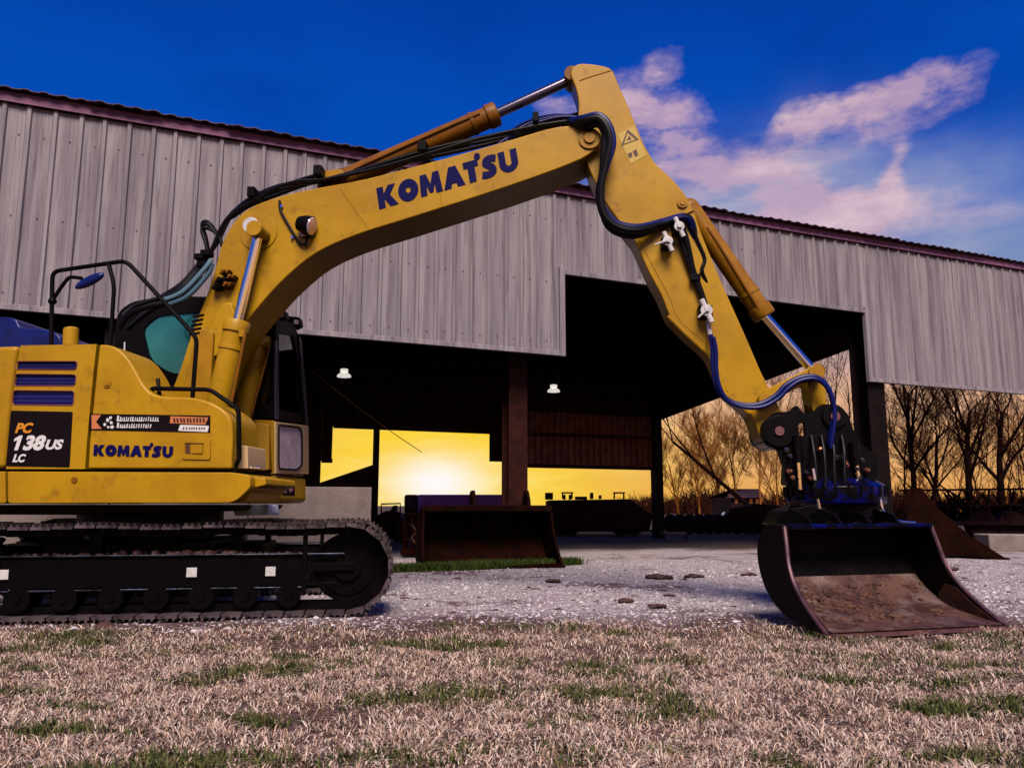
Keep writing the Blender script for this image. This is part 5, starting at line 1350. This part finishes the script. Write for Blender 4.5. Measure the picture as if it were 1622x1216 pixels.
STRAW = island_mat('dry_straw', [(.10, .045, .03), (.50, .31, .23), (.68, .49, .38), (.78, .61, .50), (.84, .71, .61), (.60, .40, .30), (.30, .18, .09)])
GREEN = island_mat('green_blades', [(.014, .026, .006), (.034, .054, .010), (.060, .090, .016), (.10, .115, .028), (.20, .17, .07), (.09, .10, .03)])
n = 380000
Y = 2.3 + (8.2 - 2.3) * np.random.rand(n) ** 1.15; X = (np.random.rand(n) * 2 - 1) * (.68 * Y + .9)
keep = []; gx, gy = [], []
for i in range(n):
    x, y = X[i], Y[i]; e = lawn_edge(x); fade = (e + .45 - y) / 1.3
    if random.random() > fade: continue
    cmk = clump_mask(x, y); thin = fbm(x, y, .9, 9.)
    if cmk > .06 and random.random() < (cmk - .06) * 2.0 * (.6 + fbm(x, y, 7., 2.)): gx.append(x); gy.append(y); continue
    cl = noise.noise(Vector((x * 13, y * 11, 4.))) + .6 * noise.noise(Vector((x * 27, y * 24, 6.)))
    if cl < -.10 and random.random() < .74: continue
    if thin > .26 and random.random() < min(.85, (thin - .2) * 2.2): continue
    keep.append(i)
X, Y = X[keep], Y[keep]; n = len(X)
hv = np.array([.75 + .9 * noise.noise(Vector((a * 3.2, b * 4.2, 3))) + .5 * noise.noise(Vector((a * 11, b * 13, 1))) for a, b in zip(X, Y)])
blades('dry_grass', X, Y, np.random.uniform(.018, .066, n) * np.clip(hv, .4, 1.5), np.random.uniform(.003, .0078, n), np.random.uniform(.4, 2.1, n), STRAW, 'short dry straw coloured grass covering the near lawn')
gx, gy = np.repeat(np.array(gx), 1), np.repeat(np.array(gy), 1); n = len(gx); gx = gx + np.random.normal(0, .012, n); gy = gy + np.random.normal(0, .012, n)
blades('green_grass', gx, gy, np.random.uniform(.025, .075, n), np.random.uniform(.004, .009, n), np.random.uniform(.2, 1.2, n), GREEN, 'dark green tufts growing in drifts through the dry lawn')
# green strip round the foot of the loader bucket
n = 16000; q0 = pg(620, 905); q1 = pg(915, 893); tt = np.random.rand(n); X = q0.x + (q1.x - q0.x) * tt + np.random.normal(0, .05, n); Y = q0.y + (q1.y - q0.y) * tt + np.random.uniform(-.35, .55, n) * np.sin(np.pi * np.clip(tt, .04, .96)) ** .5
blades('verge_grass', X, Y, np.random.uniform(.05, .17, n), np.random.uniform(.008, .014, n), np.random.uniform(.1, .8, n), island_mat('verge_green', [(.02, .045, .006), (.05, .09, .012), (.10, .13, .02)]), 'strip of green grass round the foot of the loader bucket')


def stones(name, X, Y, Rr, m, label, flat=.6):
    n = len(X); base = np.array([(1, 0, 0), (0, 1, 0), (-1, 0, 0), (0, -1, 0), (0, 0, 1), (.6, .6, .55), (-.6, .6, .5), (-.6, -.6, .55), (.6, -.6, .5)], float)
    tri = np.array([(4, 5, 6), (4, 6, 7), (4, 7, 8), (4, 8, 5), (0, 1, 5), (1, 6, 5), (1, 2, 6), (2, 7, 6), (2, 3, 7), (3, 8, 7), (3, 0, 8), (0, 5, 8)])
    a = np.random.uniform(0, 6.28, n); c, s = np.cos(a), np.sin(a); jit = np.random.uniform(.65, 1.3, (n, 9, 3)); V = base[None] * jit * np.stack([Rr * np.random.uniform(.8, 1.5, n), Rr, Rr * flat * np.random.uniform(.6, 1.3, n)], 1)[:, None]
    V2 = V.copy(); V2[:, :, 0] = V[:, :, 0] * c[:, None] - V[:, :, 1] * s[:, None]; V2[:, :, 1] = V[:, :, 0] * s[:, None] + V[:, :, 1] * c[:, None]
    Z = np.array([gheight(p, q) for p, q in zip(X, Y)]); V2 += np.stack([X, Y, Z - Rr * .1], 1)[:, None]
    F3 = (tri[None] + (np.arange(n) * 9)[:, None, None]).reshape(-1, 3); o = raw(name, V2.reshape(-1, 3), None, F3, m); return tag(o, label, 'gravel', kind='stuff')


GRV = island_mat('gravel_stones', [(.10, .06, .075), (.28, .22, .25), (.46, .41, .44), (.62, .57, .60), (.72, .68, .70), (.34, .27, .32)])
n = 46000; Y = 6.6 + (15 - 6.6) * np.random.rand(n) ** 1.7; X = (np.random.rand(n) * 2 - 1) * (.68 * Y + .8)
k = np.array([(y - lawn_edge(x) + .1) / 1.3 + .5 * noise.noise(Vector((x * 1.5, y * 2.5, 8.))) > random.random() for x, y in zip(X, Y)]); X, Y = X[k], Y[k]
stones('gravel', X, Y, np.random.gamma(2.0, .0036, len(X)) + .0035, GRV, 'loose pale gravel spread over the yard')
CLD = island_mat('dark_clods', [(.035, .014, .016), (.07, .032, .03), (.10, .055, .05)], .95)
n = 900; Y = 6.9 + (13 - 6.9) * np.random.rand(n) ** 1.4; X = (np.random.rand(n) * 2 - 1) * (.66 * Y); k = np.array([fbm(x, y * 2.2, .7, 4.) > .12 for x, y in zip(X, Y)]); X, Y = X[k], Y[k]
stones('soil_clods', X, Y, np.random.gamma(2, .010, len(X)) + .006, CLD, 'dark clods of soil scattered on the gravel', .5)
for (x, y, r, lab) in ((1046, 916, .16, 'largest dark soil clod on the gravel left of the black bucket'), (993, 953, .10, 'dark soil clod on the near gravel left of the bucket'), (1040, 961, .08, 'small dark soil clod nearest the lawn edge'), (1100, 914, .12, 'flat dark soil clod between the largest clod and the bucket'), (1188, 911, .10, 'dark soil clod close beside the back of the bucket'), (873, 921, .09, 'dark soil clod on the gravel below the loader bucket'), (1510, 902, .09, 'dark soil clod on the gravel in front of the spare bucket')):
    c = pg(x, y); b = MB(); rg = random.Random(x)
    for _ in range(7): b.ball(c + Vector((rg.gauss(0, r * .5), rg.gauss(0, r * .3), r * .12)), r * rg.uniform(.3, .55), 8, (1.3, 1, .55))
    for v in b.v: v += Vector((rg.uniform(-1, 1), rg.uniform(-1, 1), rg.uniform(-1, 1))) * r * .06
    tag(b.build('soil_clod', CLD, None, smooth=False), lab, 'clod', 'big clods on the gravel')
c = pg(115, 1001); b = MB(); b.add([c + Vector(p) for p in ((-.05, -.02, .02), (.03, -.03, .035), (.06, .01, .02), (.0, .03, .045), (-.04, .03, .02))], [[0, 1, 3], [1, 2, 3], [0, 3, 4]]); o = b.build('paper_scrap', WHT, None, smooth=False); q = o.modifiers.new('thickness', 'SOLIDIFY'); q.thickness = .002; tag(o, 'crumpled scrap of white paper on the lawn before the track', 'litter')
